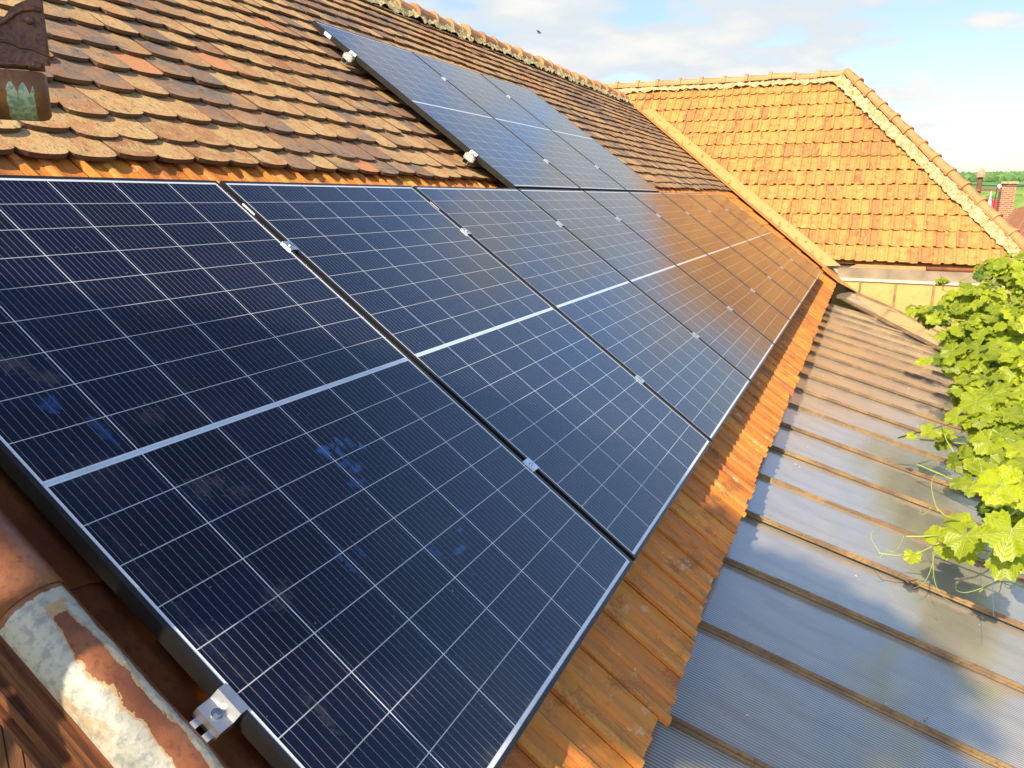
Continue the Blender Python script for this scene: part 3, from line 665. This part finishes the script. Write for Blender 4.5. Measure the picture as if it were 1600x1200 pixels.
def panel(k, v0, label, group):
    global mesh_f, mesh_g, mesh_s
    e = tag(empty('solar_panel', ROOF @ T(PS*k, v0, 0)), label, 'solar panel', group)
    if mesh_f is None:
        o1 = fm.build('frame', MAT['frame'], e); mesh_f = o1.data
        o2 = gm2.build('cell_glass', pm, e); mesh_g = o2.data
        o3 = st_.build('label_sticker', MAT['sticker'], e); mesh_s = o3.data
        o2.data = mesh_g.copy(); o2.data.materials[0] = pm1
    else:
        for nm, me in (('frame', mesh_f), ('cell_glass', mesh_g), ('label_sticker', mesh_s)):
            o = bpy.data.objects.new(nm, me); col.objects.link(o); o.parent = e
    return e
LLAB = ['nearest dark blue solar panel with hand smears, beside the rusty verge', 'second solar panel of the long lower row, counted from the near end',
        'third panel of the lower row, its top corner touching the first upper panel', 'fourth lower-row solar panel, directly below the nearest upper panel',
        'fifth lower-row solar panel, directly below the middle upper panel', 'sixth lower-row panel, half sky and half orange roof in its reflection',
        'seventh lower-row panel, first one fully orange with the reflected roof', 'eighth lower-row panel, next to last before the valley flashing', 'last panel of the lower row, against the orange valley flashing']
for k in range(9): panel(k, 0, LLAB[k], 'solar panels of the long lower row')
ULAB = ['nearest upper solar panel with two white brackets on its left edge', 'middle solar panel of the three in the upper row', 'farthest of the three upper solar panels']
for k in range(3): panel(3+k, 1.742, ULAB[k], 'solar panels of the short upper row')
# rails
def rail(u0, u1, v, lab):
    b = MB(); h0, h1, t = -.0335-.040, -.0335, .0025
    b.box((u0, v-.020, h0), (u1, v+.020, h0+t)); b.box((u0, v-.020, h0+t), (u1, v-.020+t, h1)); b.box((u0, v+.020-t, h0+t), (u1, v+.020, h1))
    b.box((u0, v-.020+t, h1-t), (u1, v-.007, h1)); b.box((u0, v+.007, h1-t), (u1, v+.020-t, h1))
    tag(b.build('mounting_rail', MAT['alu'], None, ROOF), lab, 'rail', 'aluminium rails under the solar panels')
V1, V2 = .387, 1.387
rail(-.048, 10.44, V1, 'lower rail of the long row, its cut end open at the near clamp'); rail(-.005, 10.44, V2, 'upper rail under the long lower row of panels')
rail(3*PS-.055, 6*PS-.02, 1.742+.33, 'lower rail under the three upper panels'); rail(3*PS-.055, 6*PS-.02, 1.742+1.36, 'upper rail under the three upper panels')
# mid clamps
mc = MB(); hw = .0185; mc.box((-hw, -.021, .0020), (hw, .021, .0058)); mc.box((-.0085, -.021, -.030), (-.0055, .021, .0020)); mc.box((.0055, -.021, -.030), (.0085, .021, .0020))
mcb = MB(); mcb.tube([(0, 0, .0058), (0, 0, .0085)], .0065, 12)
mesh_c = mesh_b = None
def mid(u, v, lab, grp):
    global mesh_c, mesh_b
    e = tag(empty('mid_clamp', ROOF @ T(u, v, 0)), lab, 'clamp', grp)
    if mesh_c is None: mesh_c = mc.build('clamp_plate', MAT['alu'], e).data; mesh_b = mcb.build('bolt', MAT['steel'], e).data
    else:
        for nm, me in (('clamp_plate', mesh_c), ('bolt', mesh_b)): o = bpy.data.objects.new(nm, me); col.objects.link(o); o.parent = e
for k in range(1, 9):
    for v, wd_ in ((V1, 'lower'), (V2, 'upper')):
        mid(PS*k-.010, v, f'{wd_} silver clamp bridging the {NAMES[k-1]} and {NAMES[k]} panels of the long row', 'clamps between the lower-row panels')
for k, (a, b) in enumerate((('nearest', 'middle'), ('middle', 'farthest'))):
    for v, wd_ in ((1.742+.33, 'lower'), (1.742+1.36, 'upper')):
        mid(PS*(4+k)-.010, v, f'{wd_} silver clamp between the {a} and {b} upper panels', 'clamps between the upper-row panels')
# end clamps: Z profile with bolt
def endclamp(u, v, s, lab, matk='alu', grp='end clamps on outer panel edges'):
    e = tag(empty('end_clamp', ROOF @ T(u, v, 0)), lab, 'clamp', grp)
    b = MB(); 
    ol = [(s*.0, .0050), (s*.011, .0050), (s*.011, .0020), (s*-.0015, .0018), (s*-.0025, -.012), (s*-.034, -.012), (s*-.038, -.016), (s*-.038, -.034), (s*-.034, -.034), (s*-.034, -.0165), (s*-.006, -.0165)]
    ol = [(s*.011, .0055), (s*.011, .0022), (s*-.0012, .0022), (s*-.0022, -.0335), (s*-.006, -.0335), (s*-.0065, -.0165), (s*-.033, -.0165), (s*-.0345, -.0335), (s*-.038, -.0335), (s*-.0375, -.0125), (s*-.012, -.0115), (s*-.0045, .0048)]
    b.prism([(a, -.026, z) for a, z in ol], (0, .052, 0)); b.build('clamp_body', MAT[matk], e)
    b = MB(); b.tube([(s*-.0215, 0, -.0120), (s*-.0215, 0, -.0105)], .0095, 16); b.tube([(s*-.0215, 0, -.0105), (s*-.0215, 0, -.004)], .0062, 6); b.tube([(s*-.0215, .0, -.004), (s*-.0215, 0, -.0035)], .0035, 6); b.build('bolt', MAT['steel'], e)
    if matk == 'cast':   # knuckled side bracket hooking the rail
        b = MB(); b.box((-.054, -.034, -.046), (-.038, .020, -.020)); b.tube([(-.048, -.038, -.040), (-.048, -.038, -.016)], .010, 8); b.tube([(-.043, .022, -.044), (-.043, .022, -.018)], .009, 8); b.tube([(-.028, -.010, -.012), (-.028, -.010, .003)], .006, 6); b.build('hook', MAT['cast'], e)
endclamp(0, V1, 1, 'large silver end clamp on the left edge of the nearest panel')
endclamp(0, V2, 1, 'end clamp high on the left edge of the nearest panel')
endclamp(8*PS+PW, V1, -1, 'lower end clamp of the last panel, against the valley flashing'); endclamp(8*PS+PW, V2, -1, 'upper end clamp of the last panel, against the valley flashing')
endclamp(3*PS, 1.742+.33, 1, 'lower white bracket on the left edge of the upper panels', 'cast', 'white brackets left of the upper panels'); endclamp(3*PS, 1.742+1.36, 1, 'upper white bracket on the left edge of the upper panels', 'cast', 'white brackets left of the upper panels')

# ------------------------------------------------------------------ rusty gutter end, top left
vd = Vector((-.803, .582, 0)).normalized(); gx = Vector((-vd.y, vd.x, 0))*-1      # gx points to picture right
if gx.dot(Vector((RW[0][0], RW[1][0], 0))) < 0: gx = -gx
gy = Vector((0, 0, 1)).cross(gx)
P = CAM+Vector((-.803, .582, .142)).normalized()*.80
GM = frame(P, gx, gy, (0, 0, 1))
gt = tag(empty('rusty_gutter', GM), 'rusty gutter end with a green peeled patch, cut off by the top left corner', 'gutter')
b = MB(); b.prism([(-1.30, -.003, -.0085), (0, -.003, -.0085), (0, -.003, .0460), (-.013, -.003, .0400), (-.019, -.003, .0365), (-.0235, -.003, .0325), (-.028, -.003, .0265), (-1.30, -.003, .0265)], (0, .003, 0)); b.build('end_plate', MAT['gutter'], gt)
b = MB(); arc = [(-.06, -.0040, .0150), (-.034, -.0040, .0195), (-.027, -.0040, .0240), (-.020, -.0040, .0300), (-.0145, -.0040, .0330), (-.0075, -.0040, .0345), (-.001, -.0040, .0340)]
b.tube(arc, .0017, 8); b.tube([(-1.30, -.003, .009), (-.027, -.003, .0077), (-.020, -.003, .0040), (-.012, -.003, .0038), (-.005, -.003, .001), (0, -.003, -.001)], .0013, 8); b.tube([(-.0008, -.002, .045), (-.0008, -.002, -.008)], .0014, 6); b.build('bead', MAT['gutter'], gt, smooth=True)
b = MB()
for q in range(5):
    pass
b.tube([(-.0108, -.003, .0255), (-.0108, -.0055, .0255), (-.0108, -.0070, .0255)], [.0036, .0031, .0012], 12); b.build('rivet', MAT['gutter'], gt, smooth=True)
b = MB(); prof = []
for q in range(15):
    a = R(35-q*17.5); prof.append((.0+.030*math.cos(a)*-1, -.030+.0235*math.sin(a)))
# trough section in (y,z), bulging towards the viewer; right end rounded
rings = [(-1.30, 1.0), (-.016, 1.0), (-.009, .985), (-.0055, .93), (-.0035, .80)]
for (x_, s_) in rings:
    b.vs([(x_, y_*s_, -.030+(z_+.030)*s_) for (y_, z_) in prof])
n = len(prof)
for j in range(len(rings)-1):
    for q in range(n-1): b.f.append((j*n+q, j*n+q+1, (j+1)*n+q+1, (j+1)*n+q)); b.t.append(.5)
b.f.append(tuple((len(rings)-1)*n+q for q in range(n))); b.t.append(.5)
b.box((-1.30, -.014, -.0125), (-.016, .004, -.0105)); b.box((-.016, -.015, -.0130), (-.004, .004, -.0085))
b.build('trough', MAT['gutter'], gt, smooth=True)

b = MB(); b.box((-1.3, .003, -.05), (-.045, .028, .015)); b.build('eave_board', MAT['wood'], gt)
b = MB(); b.box((-.75, .003, -P.z), (-.67, .08, -.05)); b.build('post', MAT['wood'], gt)

# ------------------------------------------------------------------ unseen wing and leafy blocker added behind the camera to throw the near shade
ad = tag(empty('added_shade_wing', T(-1.2, -2.6, 0)), 'added unseen shade block with rendered wall and small tiled gable behind the near verge', 'added building')
b = MB(); b.box((-1.0, -1.2, 0), (.9, 0, 3.2)); b.build('wall', MAT['wall'], ad)
b = MB(); b.prism([(-1.15, -1.3, 3.15), (1.0, -1.3, 3.15), (-.075, -1.3, 4.0)], (0, 1.4, 0)); b.build('roof', MAT['plain'], ad)
added_shade_tree = tag(empty('added_shade_tree', T(-.62, -4.95, -.1)), 'unseen leafy blocker added behind the near gable to shade the roof edge', 'added_shade_tree')  # out of view, added to cast the near shade
b = MB(); b.tube([(0, 0, 0), (.05, .05, 3), (-.02, .3, 6), (-.1, .6, 7.9)], [.11, .09, .06, .02], 8)
for k in range(9):
    a = k*2.4; z0 = 6.4+.16*k; b.tube([(-.03, .35+.03*k, z0), (.4*math.cos(a), .5+.4*math.sin(a), z0+.35)], [.025, .008], 5)
b.build('trunk', MAT['wood'], added_shade_tree)
b = MB(); rnd = random.Random(44)
for k in range(4200):
    d = Vector((rnd.gauss(0, 1), rnd.gauss(0, 1), rnd.gauss(0, 1))).normalized()*rnd.random()**.45
    if 7.60+d.z*.42 < 7.20-.68*d.y: continue  # crown cut on a slant to shape where its shade falls
    c_ = Vector((-.1+d.x*.98, .6+d.y*.8, 7.60+d.z*.42)); a = Vector((rnd.gauss(0, 1), rnd.gauss(0, 1), rnd.gauss(0, .4))).normalized()*.07; e_ = a.cross(Vector((rnd.gauss(0, 1), rnd.gauss(0, 1), rnd.gauss(0, 1)))).normalized()*.035
    b.poly([c_-a, c_+e_, c_+a, c_-e_], rnd.random())
b.build('crown', bm_, added_shade_tree)

# ------------------------------------------------------------------ grape vine
VCL = json_loads('''{"mass":[[1.701,7.57,3.341,0.188,60,0.075],[1.543,7.491,3.312,0.129,30,0.07],[1.813,7.355,3.193,0.257,80,0.08],[1.432,6.935,3.117,0.211,70,0.08],[1.261,6.842,3.063,0.144,40,0.08],[1.083,6.525,3.027,0.129,30,0.075],[0.928,6.349,3.056,0.074,10,0.065],[1.56,6.062,3.023,0.219,80,0.085],[1.321,5.94,2.975,0.185,60,0.085],[1.135,5.845,2.936,0.097,22,0.075],[1.166,5.28,2.887,0.142,40,0.085],[1.396,5.266,2.866,0.21,70,0.09],[1.517,4.871,2.873,0.222,70,0.09],[1.196,4.703,2.794,0.113,30,0.09],[1.323,4.305,2.785,0.166,50,0.09],[1.173,4.112,2.741,0.108,30,0.085],[1.019,4.018,2.652,0.054,9,0.06],[1.116,3.717,2.631,0.081,22,0.08],[1.247,3.677,2.681,0.124,36,0.085],[1.303,3.378,2.736,0.136,40,0.09],[1.19,2.968,2.664,0.083,16,0.1],[1.286,2.891,2.638,0.107,26,0.09],[1.484,3.693,2.761,0.175,60,0.09],[1.689,4.725,2.883,0.232,60,0.09],[1.909,6.234,3.072,0.292,60,0.09],[1.274,2.642,2.575,0.076,10,0.08],[2.16,8.333,3.298,0.315,50,0.08],[1.159,7.071,3.245,0.057,8,0.045],[1.676,7.582,2.589,0.363,60,0.09],[2.039,8.963,2.9,0.413,50,0.09]],
"leaves":[[1.028,2.105,2.887,0.111,-0.2,-0.7,0.7,-0.1,-0.2,-1,0.72],[0.926,2.257,2.784,0.092,-0.2,-0.6,0.8,-0.1,-0.3,-1,0.62],[0.897,2.406,2.757,0.088,-0.6,-0.2,0.9,0.8,-0.3,0.3,0.85],[1.051,2.518,2.909,0.112,-0.3,-0.6,0.8,-0.5,0.3,-0.5,0.95],[1.108,2.539,2.893,0.102,0.3,-0.6,0.8,0.5,0.3,0.2,0.9],[0.846,2.373,2.719,0.058,-0.3,-0.5,0.8,-0.2,0.6,0.5,0.85],[0.884,2.377,2.672,0.058,0.1,-0.5,0.8,0.6,-0.3,-0.3,0.75],[0.766,2.267,2.67,0.041,-0.2,-0.6,0.8,0,-0.2,-1,0.85],[1.03,2.128,2.76,0.07,-0.2,-0.7,0.6,-0.2,0,-1,0.6],[1.072,2.152,2.777,0.057,0,-0.7,0.6,0.3,0,-1,0.7],[0.929,2.293,2.701,0.056,0,-0.5,0.8,0.4,-0.4,-0.4,0.7],[1.145,4.13,2.853,0.108,-0.2,-0.6,0.8,0,-0.2,-1,0.6],[1.055,4.068,2.775,0.072,-0.4,-0.5,0.8,-0.4,0,-0.6,0.7],[0.922,3.88,2.724,0.063,-0.2,-0.6,0.8,-0.3,0.1,-0.6,0.7],[1.164,3.661,2.76,0.092,-0.3,-0.6,0.7,-0.3,0,-1,0.75],[1.22,3.695,2.792,0.085,0.1,-0.6,0.7,0.3,0,-1,0.45],[0.999,2.806,2.807,0.07,-0.4,-0.5,0.7,0.2,0,-1,0.55],[0.96,2.891,2.77,0.044,-0.2,-0.5,0.8,-0.4,0,-0.6,0.35],[1.049,2.943,2.811,0.078,0.1,-0.6,0.7,0.4,0,0.5,0.5],[1.06,6.283,3.006,0.073,-0.2,-0.6,0.8,-0.6,0,-0.5,0.9],[0.828,3.831,2.699,0.032,-0.2,-0.6,0.8,-0.6,0,-0.5,0.95],[0.951,5.498,2.802,0.047,-0.2,-0.6,0.8,-0.6,0,-0.5,0.95],[0.992,5.521,2.815,0.056,-0.2,-0.6,0.8,0.2,0,-0.8,0.85]],
"stems":[[[1.117,2.337,2.758],[1.041,2.359,2.758],[0.963,2.376,2.741],[0.884,2.388,2.709],[0.801,2.337,2.662],[0.714,2.293,2.647],[0.651,2.267,2.656]],[[1.159,2.649,2.794],[1.025,2.461,2.743],[0.93,2.404,2.691],[0.845,2.357,2.662]],[[0.882,2.391,2.726],[0.795,2.349,2.718],[0.739,2.324,2.718]],[[1.145,2.359,2.581],[1.101,2.343,2.599],[1.062,2.327,2.603],[1.027,2.307,2.587],[0.997,2.287,2.564]],[[0.922,2.422,2.773],[0.864,2.402,2.797],[0.832,2.396,2.827]]],
"tendrils":[[0.847,2.358,2.662,-0.1,-0.3,-1,0.17,0.25],[0.84,2.355,2.662,0.1,-0.4,-1,0.2,-0.3],[0.987,2.382,2.725,0.0,-0.3,-1,0.14,1.1],[1.009,2.392,2.725,0.2,-0.2,-1,0.16,-1.3],[0.84,2.395,2.808,-0.3,0.4,0.8,0.16,0.2],[0.657,2.27,2.656,-0.5,0.5,0.5,0.1,0.3],[0.669,2.274,2.652,-0.5,-0.2,-0.6,0.06,1.2],[1.027,2.307,2.587,-0.8,-0.3,-0.4,0.14,0.4],[1.069,2.329,2.598,-0.1,-0.5,-1,0.1,0.9],[0.816,2.389,2.827,-0.4,0,-1,0.07,0.8],[0.733,2.321,2.718,-0.2,0,-1,0.1,0.4],[1.117,2.363,2.644,0.1,-0.2,-1,0.14,1.5]]}''')
vine = tag(empty('grape_vine', T(2.0, 4.0, 0)), 'bright green grape vine sprawling over the right side of the veranda roof', 'vine')
def leaf_outline():
    pts = []
    lobes = [(0, 1.0), (.55, .80), (.98, .97), (1.5, .80), (2.0, .90), (2.55, .74), (2.98, .42)]
    right = []
    for i in range(len(lobes)-1):
        (a0, r0), (a1, r1) = lobes[i], lobes[i+1]
        for q in range(4):
            f = q/4; r_ = r0+(r1-r0)*(f*f*(3-2*f)); tooth = .08 if q % 2 else -.02
            right.append((a0+(a1-a0)*f, r_-tooth))
    right.append((3.02, .10))
    return right
LO = leaf_outline()
full = [(a, r_) for a, r_ in LO]+[(-a, r_) for a, r_ in reversed(LO[1:])]
lv = MB(); luv = []
def leaf(P, nrm, tip, s, t, curl, rnd):
    nrm = nrm.normalized(); tip = (tip-tip.dot(nrm)*nrm).normalized(); sd = tip.cross(nrm)
    ns = len(full); i = len(lv.v)
    asp = rnd.uniform(.85, 1.1); wave = rnd.uniform(0, 6.28)
    lv.v.append(tuple(P)); loc = [(0, 0)]
    for ringf in (.55, 1.0):
        for (a, r_) in full:
            x = math.sin(a)*r_*ringf*asp; y = math.cos(a)*r_*ringf
            z = -curl*(x*x+y*y*.6)+.16*abs(x)-.10*math.sin(3*a+wave)*ringf*ringf-.04*math.sin(7*a+2*wave)*ringf - (.06 if ringf == .55 and abs(math.sin(a*3.8)) > .8 else 0)*.4
            lv.v.append(tuple(P+(sd*x+tip*y+nrm*z)*s)); loc.append((x, y))
    for q in range(ns):
        q2 = (q+1) % ns
        lv.f.append((i, i+1+q, i+1+q2)); lv.t.append(t); luv.extend([loc[0], loc[1+q], loc[1+q2]])
        lv.f.append((i+1+q, i+1+ns+q, i+1+ns+q2, i+1+q2)); lv.t.append(t); luv.extend([loc[1+q], loc[1+ns+q], loc[1+ns+q2], loc[1+q2]])
rnd = random.Random(99)
tnd = MB(); VI = T(-2.0, -4.0, 0)
class stm:
    @staticmethod
    def tube(p, r, n): b = MB(); b.tube(p, r, n); b.build('stem', MAT['stem'], vine, VI, smooth=True)
tocam = Vector((-.35, -.75, .55))
for (x, y, z, r_, n, s0) in VCL['mass']:
    C_ = Vector((x, y, z))
    for k in range(int(n*1.25)):
        d = Vector((rnd.gauss(0, 1), rnd.gauss(0, 1), rnd.gauss(0, 1))).normalized()*rnd.random()**.45
        P = C_+Vector((d.x*r_, d.y*r_*1.25, d.z*r_*.8))
        nrm = Vector((-.30, -.55, .85))*1.1+d*.55+Vector((rnd.gauss(0, .38), rnd.gauss(0, .38), rnd.gauss(0, .25)))
        tip = Vector((rnd.gauss(-.2, .8), rnd.gauss(-.3, .6), -.8+rnd.gauss(0, .3)))
        s = s0*rnd.uniform(.45, 1.05)
        young = rnd.random() < .18
        if young: s *= .5
        leaf(P, nrm, tip, s, min(.99, max(0, rnd.gauss(.50, .20)+(.35 if young else 0)+.28*(d.z-.2*d.y))), rnd.uniform(.05, .35), rnd)  # tint imitates light: leaves on top painted lighter, deep ones darker
    q = C_+Vector((rnd.gauss(0, .3), rnd.gauss(0, .3), -.1))
    stm.tube([C_+Vector((.5, rnd.gauss(0, .3), -.30)), C_+Vector((.25, rnd.gauss(0, .2), -.18)), q, C_+Vector((-.3*r_, rnd.gauss(0, .05), .02)), C_+Vector((-.6*r_, rnd.gauss(0, .05), .06))], [.006, .0055, .005, .003, .0015], 6)
for (x, y, z, s, nx, ny, nz, tx, ty, tz, t) in VCL['leaves']:
    leaf(Vector((x, y, z)), Vector((nx, ny, nz)), Vector((tx, ty, tz)), s, t, rnd.uniform(.08, .25), rnd)
for pts_ in VCL['stems']:
    stm.tube([Vector(p) for p in pts_], [.0045*(1-.6*i/len(pts_)) for i in range(len(pts_))], 6)
def curl_tendril(p, d, ln, turns, r0):
    p = Vector(p); d = Vector(d).normalized(); pts = [p.copy()]; n = 22
    for i in range(n):
        f = i/n; ang = turns*6.28*f**3; dd = d.copy(); dd.rotate(Matrix.Rotation(ang, 3, 'Y')); dd += Vector((0, 0, -.25*f)); p = p+dd.normalized()*ln/n; pts.append(p.copy())
    tnd.tube(pts, [r0*(1-.7*i/n) for i in range(n+1)], 5)
for (x, y, z, dx, dy, dz, ln, tr_) in VCL['tendrils']: curl_tendril((x, y, z), (dx, dy, dz), ln, tr_, .0020)
for (x, y, z, r_, n, s0) in VCL['mass'][::2]:
    curl_tendril((x-r_*.6, y, z), (-1, rnd.gauss(0, .4), rnd.uniform(-.6, .4)), rnd.uniform(.08, .16), rnd.uniform(.4, 1.2), .0018)
VI = T(-2.0, -4.0, 0)
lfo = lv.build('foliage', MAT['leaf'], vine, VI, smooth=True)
# leaf-space coordinates for the veins
uvl = lfo.data.uv_layers.new(name='leaf')
if len(uvl.data) == len(luv):
    # recalc_face_normals may have flipped loops; look the local position up by vertex instead
    ns = len(full); loc = [(0.0, 0.0)]
    for ringf in (.55, 1.0):
        for (a, r_) in full: loc.append((math.sin(a)*r_*ringf, math.cos(a)*r_*ringf))
    per = 1+2*ns
    for lp in lfo.data.loops: uvl.data[lp.index].uv = loc[lp.vertex_index % per]
tnd.build('tendril', MAT['stem'], vine, VI, smooth=True)
# two thin wires the vine hangs on
b = MB(); b.tube([VI @ Vector((1.0, 2.0, 2.62)), VI @ Vector((1.6, 7.5, 2.6))], .0012, 4); b.build('training_wire', MAT['steel'], vine)

# ------------------------------------------------------------------ things beyond the roof
def P_at(dx, dz, Y): return Vector((CAM.x+dx*(Y+.735), Y, CAM.z+dz*(Y+.735)))
nh = tag(empty('neighbour_house', T(6, 38, 0)), 'neighbouring house roof of brown tiles rising at the right edge', 'house')
ni = T(-6, -38, 0)
b = MB(); a0 = P_at(.128, -.052, 26); 
nf = frame(P_at(.118, -.046, 25), Vector((.80, .60, 0)).normalized(), Vector((-.42, .56, .71)).normalized(), Vector((1, 0, 0)))
xx = Vector(nf.col[0][:3]); yy = Vector(nf.col[1][:3]); zz_ = xx.cross(yy).normalized(); nf = frame(Vector(nf.col[3][:3]), xx, yy, zz_)
# roof plane facing the camera, rising to the right
pA, pB, pC, pD = P_at(.112, -.075, 24), P_at(.200, -.075, 24), P_at(.205, .003, 27.5), P_at(.146, -.0135, 27.0)
b.prism([pA, pB, pC, pD], (0, .05, -.1)); 
for k in range(26):
    f = k/25; p0 = pA.lerp(pB, f); p1 = pD.lerp(pC, f); nn = (pB-pA).cross(pD-pA).normalized(); nn = nn if nn.y < 0 else -nn
    b.tube([p0+nn*.05, p1+nn*.05], .07, 6, random.random())
b.build('tile_roof', m_orange_tile('old_brown_tile', (.26, .11, .05), (.42, .20, .09), (.34, .15, .07), .5, 0), nh, ni)
b = MB(); b.box((pA.x+.5, 25.5, 0), (pA.x+6, 30, pA.z-.02)); b.build('wall', MAT['wall'], nh, ni)
b = MB(); c0 = P_at(.1345, 0, 38); hwc = .25
b.box((c0.x-hwc, 37.7, 2.0), (c0.x+hwc, 38.5, CAM.z+.0155*38.7)); ch = b.build('chimney', MAT['brick'], nh, ni)
b = MB(); b.box((c0.x-hwc-.07, 37.63, CAM.z+.0155*38.7), (c0.x+hwc+.07, 38.57, CAM.z+.0155*38.7+.09)); b.build('chimney_cap', MAT['mortar'], ch)
rh = tag(empty('red_roof_house', T(11, 85, 0)), 'small house with a bright red roof between the pole and the brick chimney', 'house'); ri = T(-11, -85, 0)
a, b1, c1, d1 = P_at(.105, -.0205, 85), P_at(.131, -.0205, 85), P_at(.131, -.001, 89), P_at(.103, -.001, 89)
b = MB(); b.prism([a, b1, c1, d1], (0, .1, -.2)); b.build('red_roof', simple('red_roof_sheet', (.62, .05, .05), .6, 0, .1, 1), rh, ri)
b = MB(); b.box((a.x+.2, 85.3, 0), (b1.x-.2, 92, a.z-.1)); b.build('wall', simple('white_render', (.8, .78, .74), .9, 0, .05, 1), rh, ri)
b = MB(); p0 = P_at(.1195, -.012, 84.2); b.tube([p0, p0+Vector((0, 0, .5)), p0+Vector((0, 0, 1.0)), p0+Vector((0, 0, 1.7))], [.20, .18, .08, .02], 8); b.build('white_finial', MAT['sticker'], rh, ri)
up = tag(empty('utility_pole', T(P_at(.107, 0, 34).x, 34, 0)), 'brown utility pole with a conical cap and a crossarm with white insulators', 'utility pole'); ui = up.matrix_world.inverted()
topz = CAM.z+.0225*34.7; px = P_at(.107, 0, 34).x
b = MB(); b.tube([(px-.04, 34, 0), (px-.02, 34, topz-1.2), (px+.02, 34, topz)], [.13, .10, .085], 10); b.build('post', simple('old_pole_wood', (.20, .09, .05), .8), up, ui)
b = MB(); b.tube([(px+.02, 34, topz), (px+.02, 34, topz+.10), (px+.02, 34, topz+.34)], [.17, .16, .045], 12); b.build('pole_cap', simple('pole_cap_clay', (.62, .30, .18), .7), up, ui)
cz = CAM.z+.0090*34.7
b = MB(); b.box((px-.78, 33.86, cz-.045), (px+.72, 33.94, cz+.045)); b.build('crossarm', simple('crossarm_wood', (.26, .11, .06), .8), up, ui)
for dx in (-.72, .66):
    b = MB(); b.tube([(px+dx, 33.9, cz+.04), (px+dx, 33.9, cz+.10), (px+dx, 33.9, cz+.16), (px+dx, 33.9, cz+.22)], [.04, .08, .07, .03], 10); b.build('insulator', MAT['sticker'], up, ui)
def wire(p0, p1, sag, lab):
    b = MB(); pts = []
    for i in range(17):
        f = i/16; p = Vector(p0).lerp(Vector(p1), f); p.z -= sag*4*f*(1-f); pts.append(p)
    b.tube(pts, .016, 5); tag(b.build('power_line', MAT['dark']), lab, 'power line', 'power lines beyond the roofs')
wire((px-.72, 33.9, cz+.22), (px+14, 40, cz+1.4), .5, 'upper black line running right from the left insulator over the chimney')
wire((px+.66, 33.9, cz+.22), (px+14, 36, cz+.95), .4, 'black line running right from the right insulator')
wire((px-.72, 33.9, cz+.22), (px-12, 50, cz+1.2), .4, 'black line running left behind the hip of the orange roof')
wire(P_at(.1245, -.018, 33), P_at(.17, -.028, 33), .1, 'thick black line sagging low across the brown neighbouring roof')
wire(P_at(.1245, .012, 33), P_at(.1235, -.024, 33), .0, 'black cable dropping down beside the left edge of the brick chimney')
# small bird over the ridge
bp = P_at(-.30, .26, 40); bi = MB()
d_ = Vector(((843-800)/1191.37, (52-600)/1191.37, 1)); wd3 = Vector([sum(RW[i][j]*d_[j] for j in range(3)) for i in range(3)]).normalized(); bp = CAM+wd3*45
bi.tube([bp+Vector((-.12, 0, .01)), bp+Vector((-.04, 0, .02)), bp+Vector((.06, 0, .01)), bp+Vector((.13, 0, .02))], [.01, .035, .03, .008], 6)
for s in (-1, 1): bi.poly([bp+Vector((-.05, 0, .03)), bp+Vector((.05, 0, .03)), bp+Vector((.0, s*.10, .12)), bp+Vector((-.09, s*.28, .10))])
tag(bi.build('bird', simple('bird_plumage', (.10, .11, .10), .8)), 'tiny dark bird flying among the clouds above the ridge', 'bird')
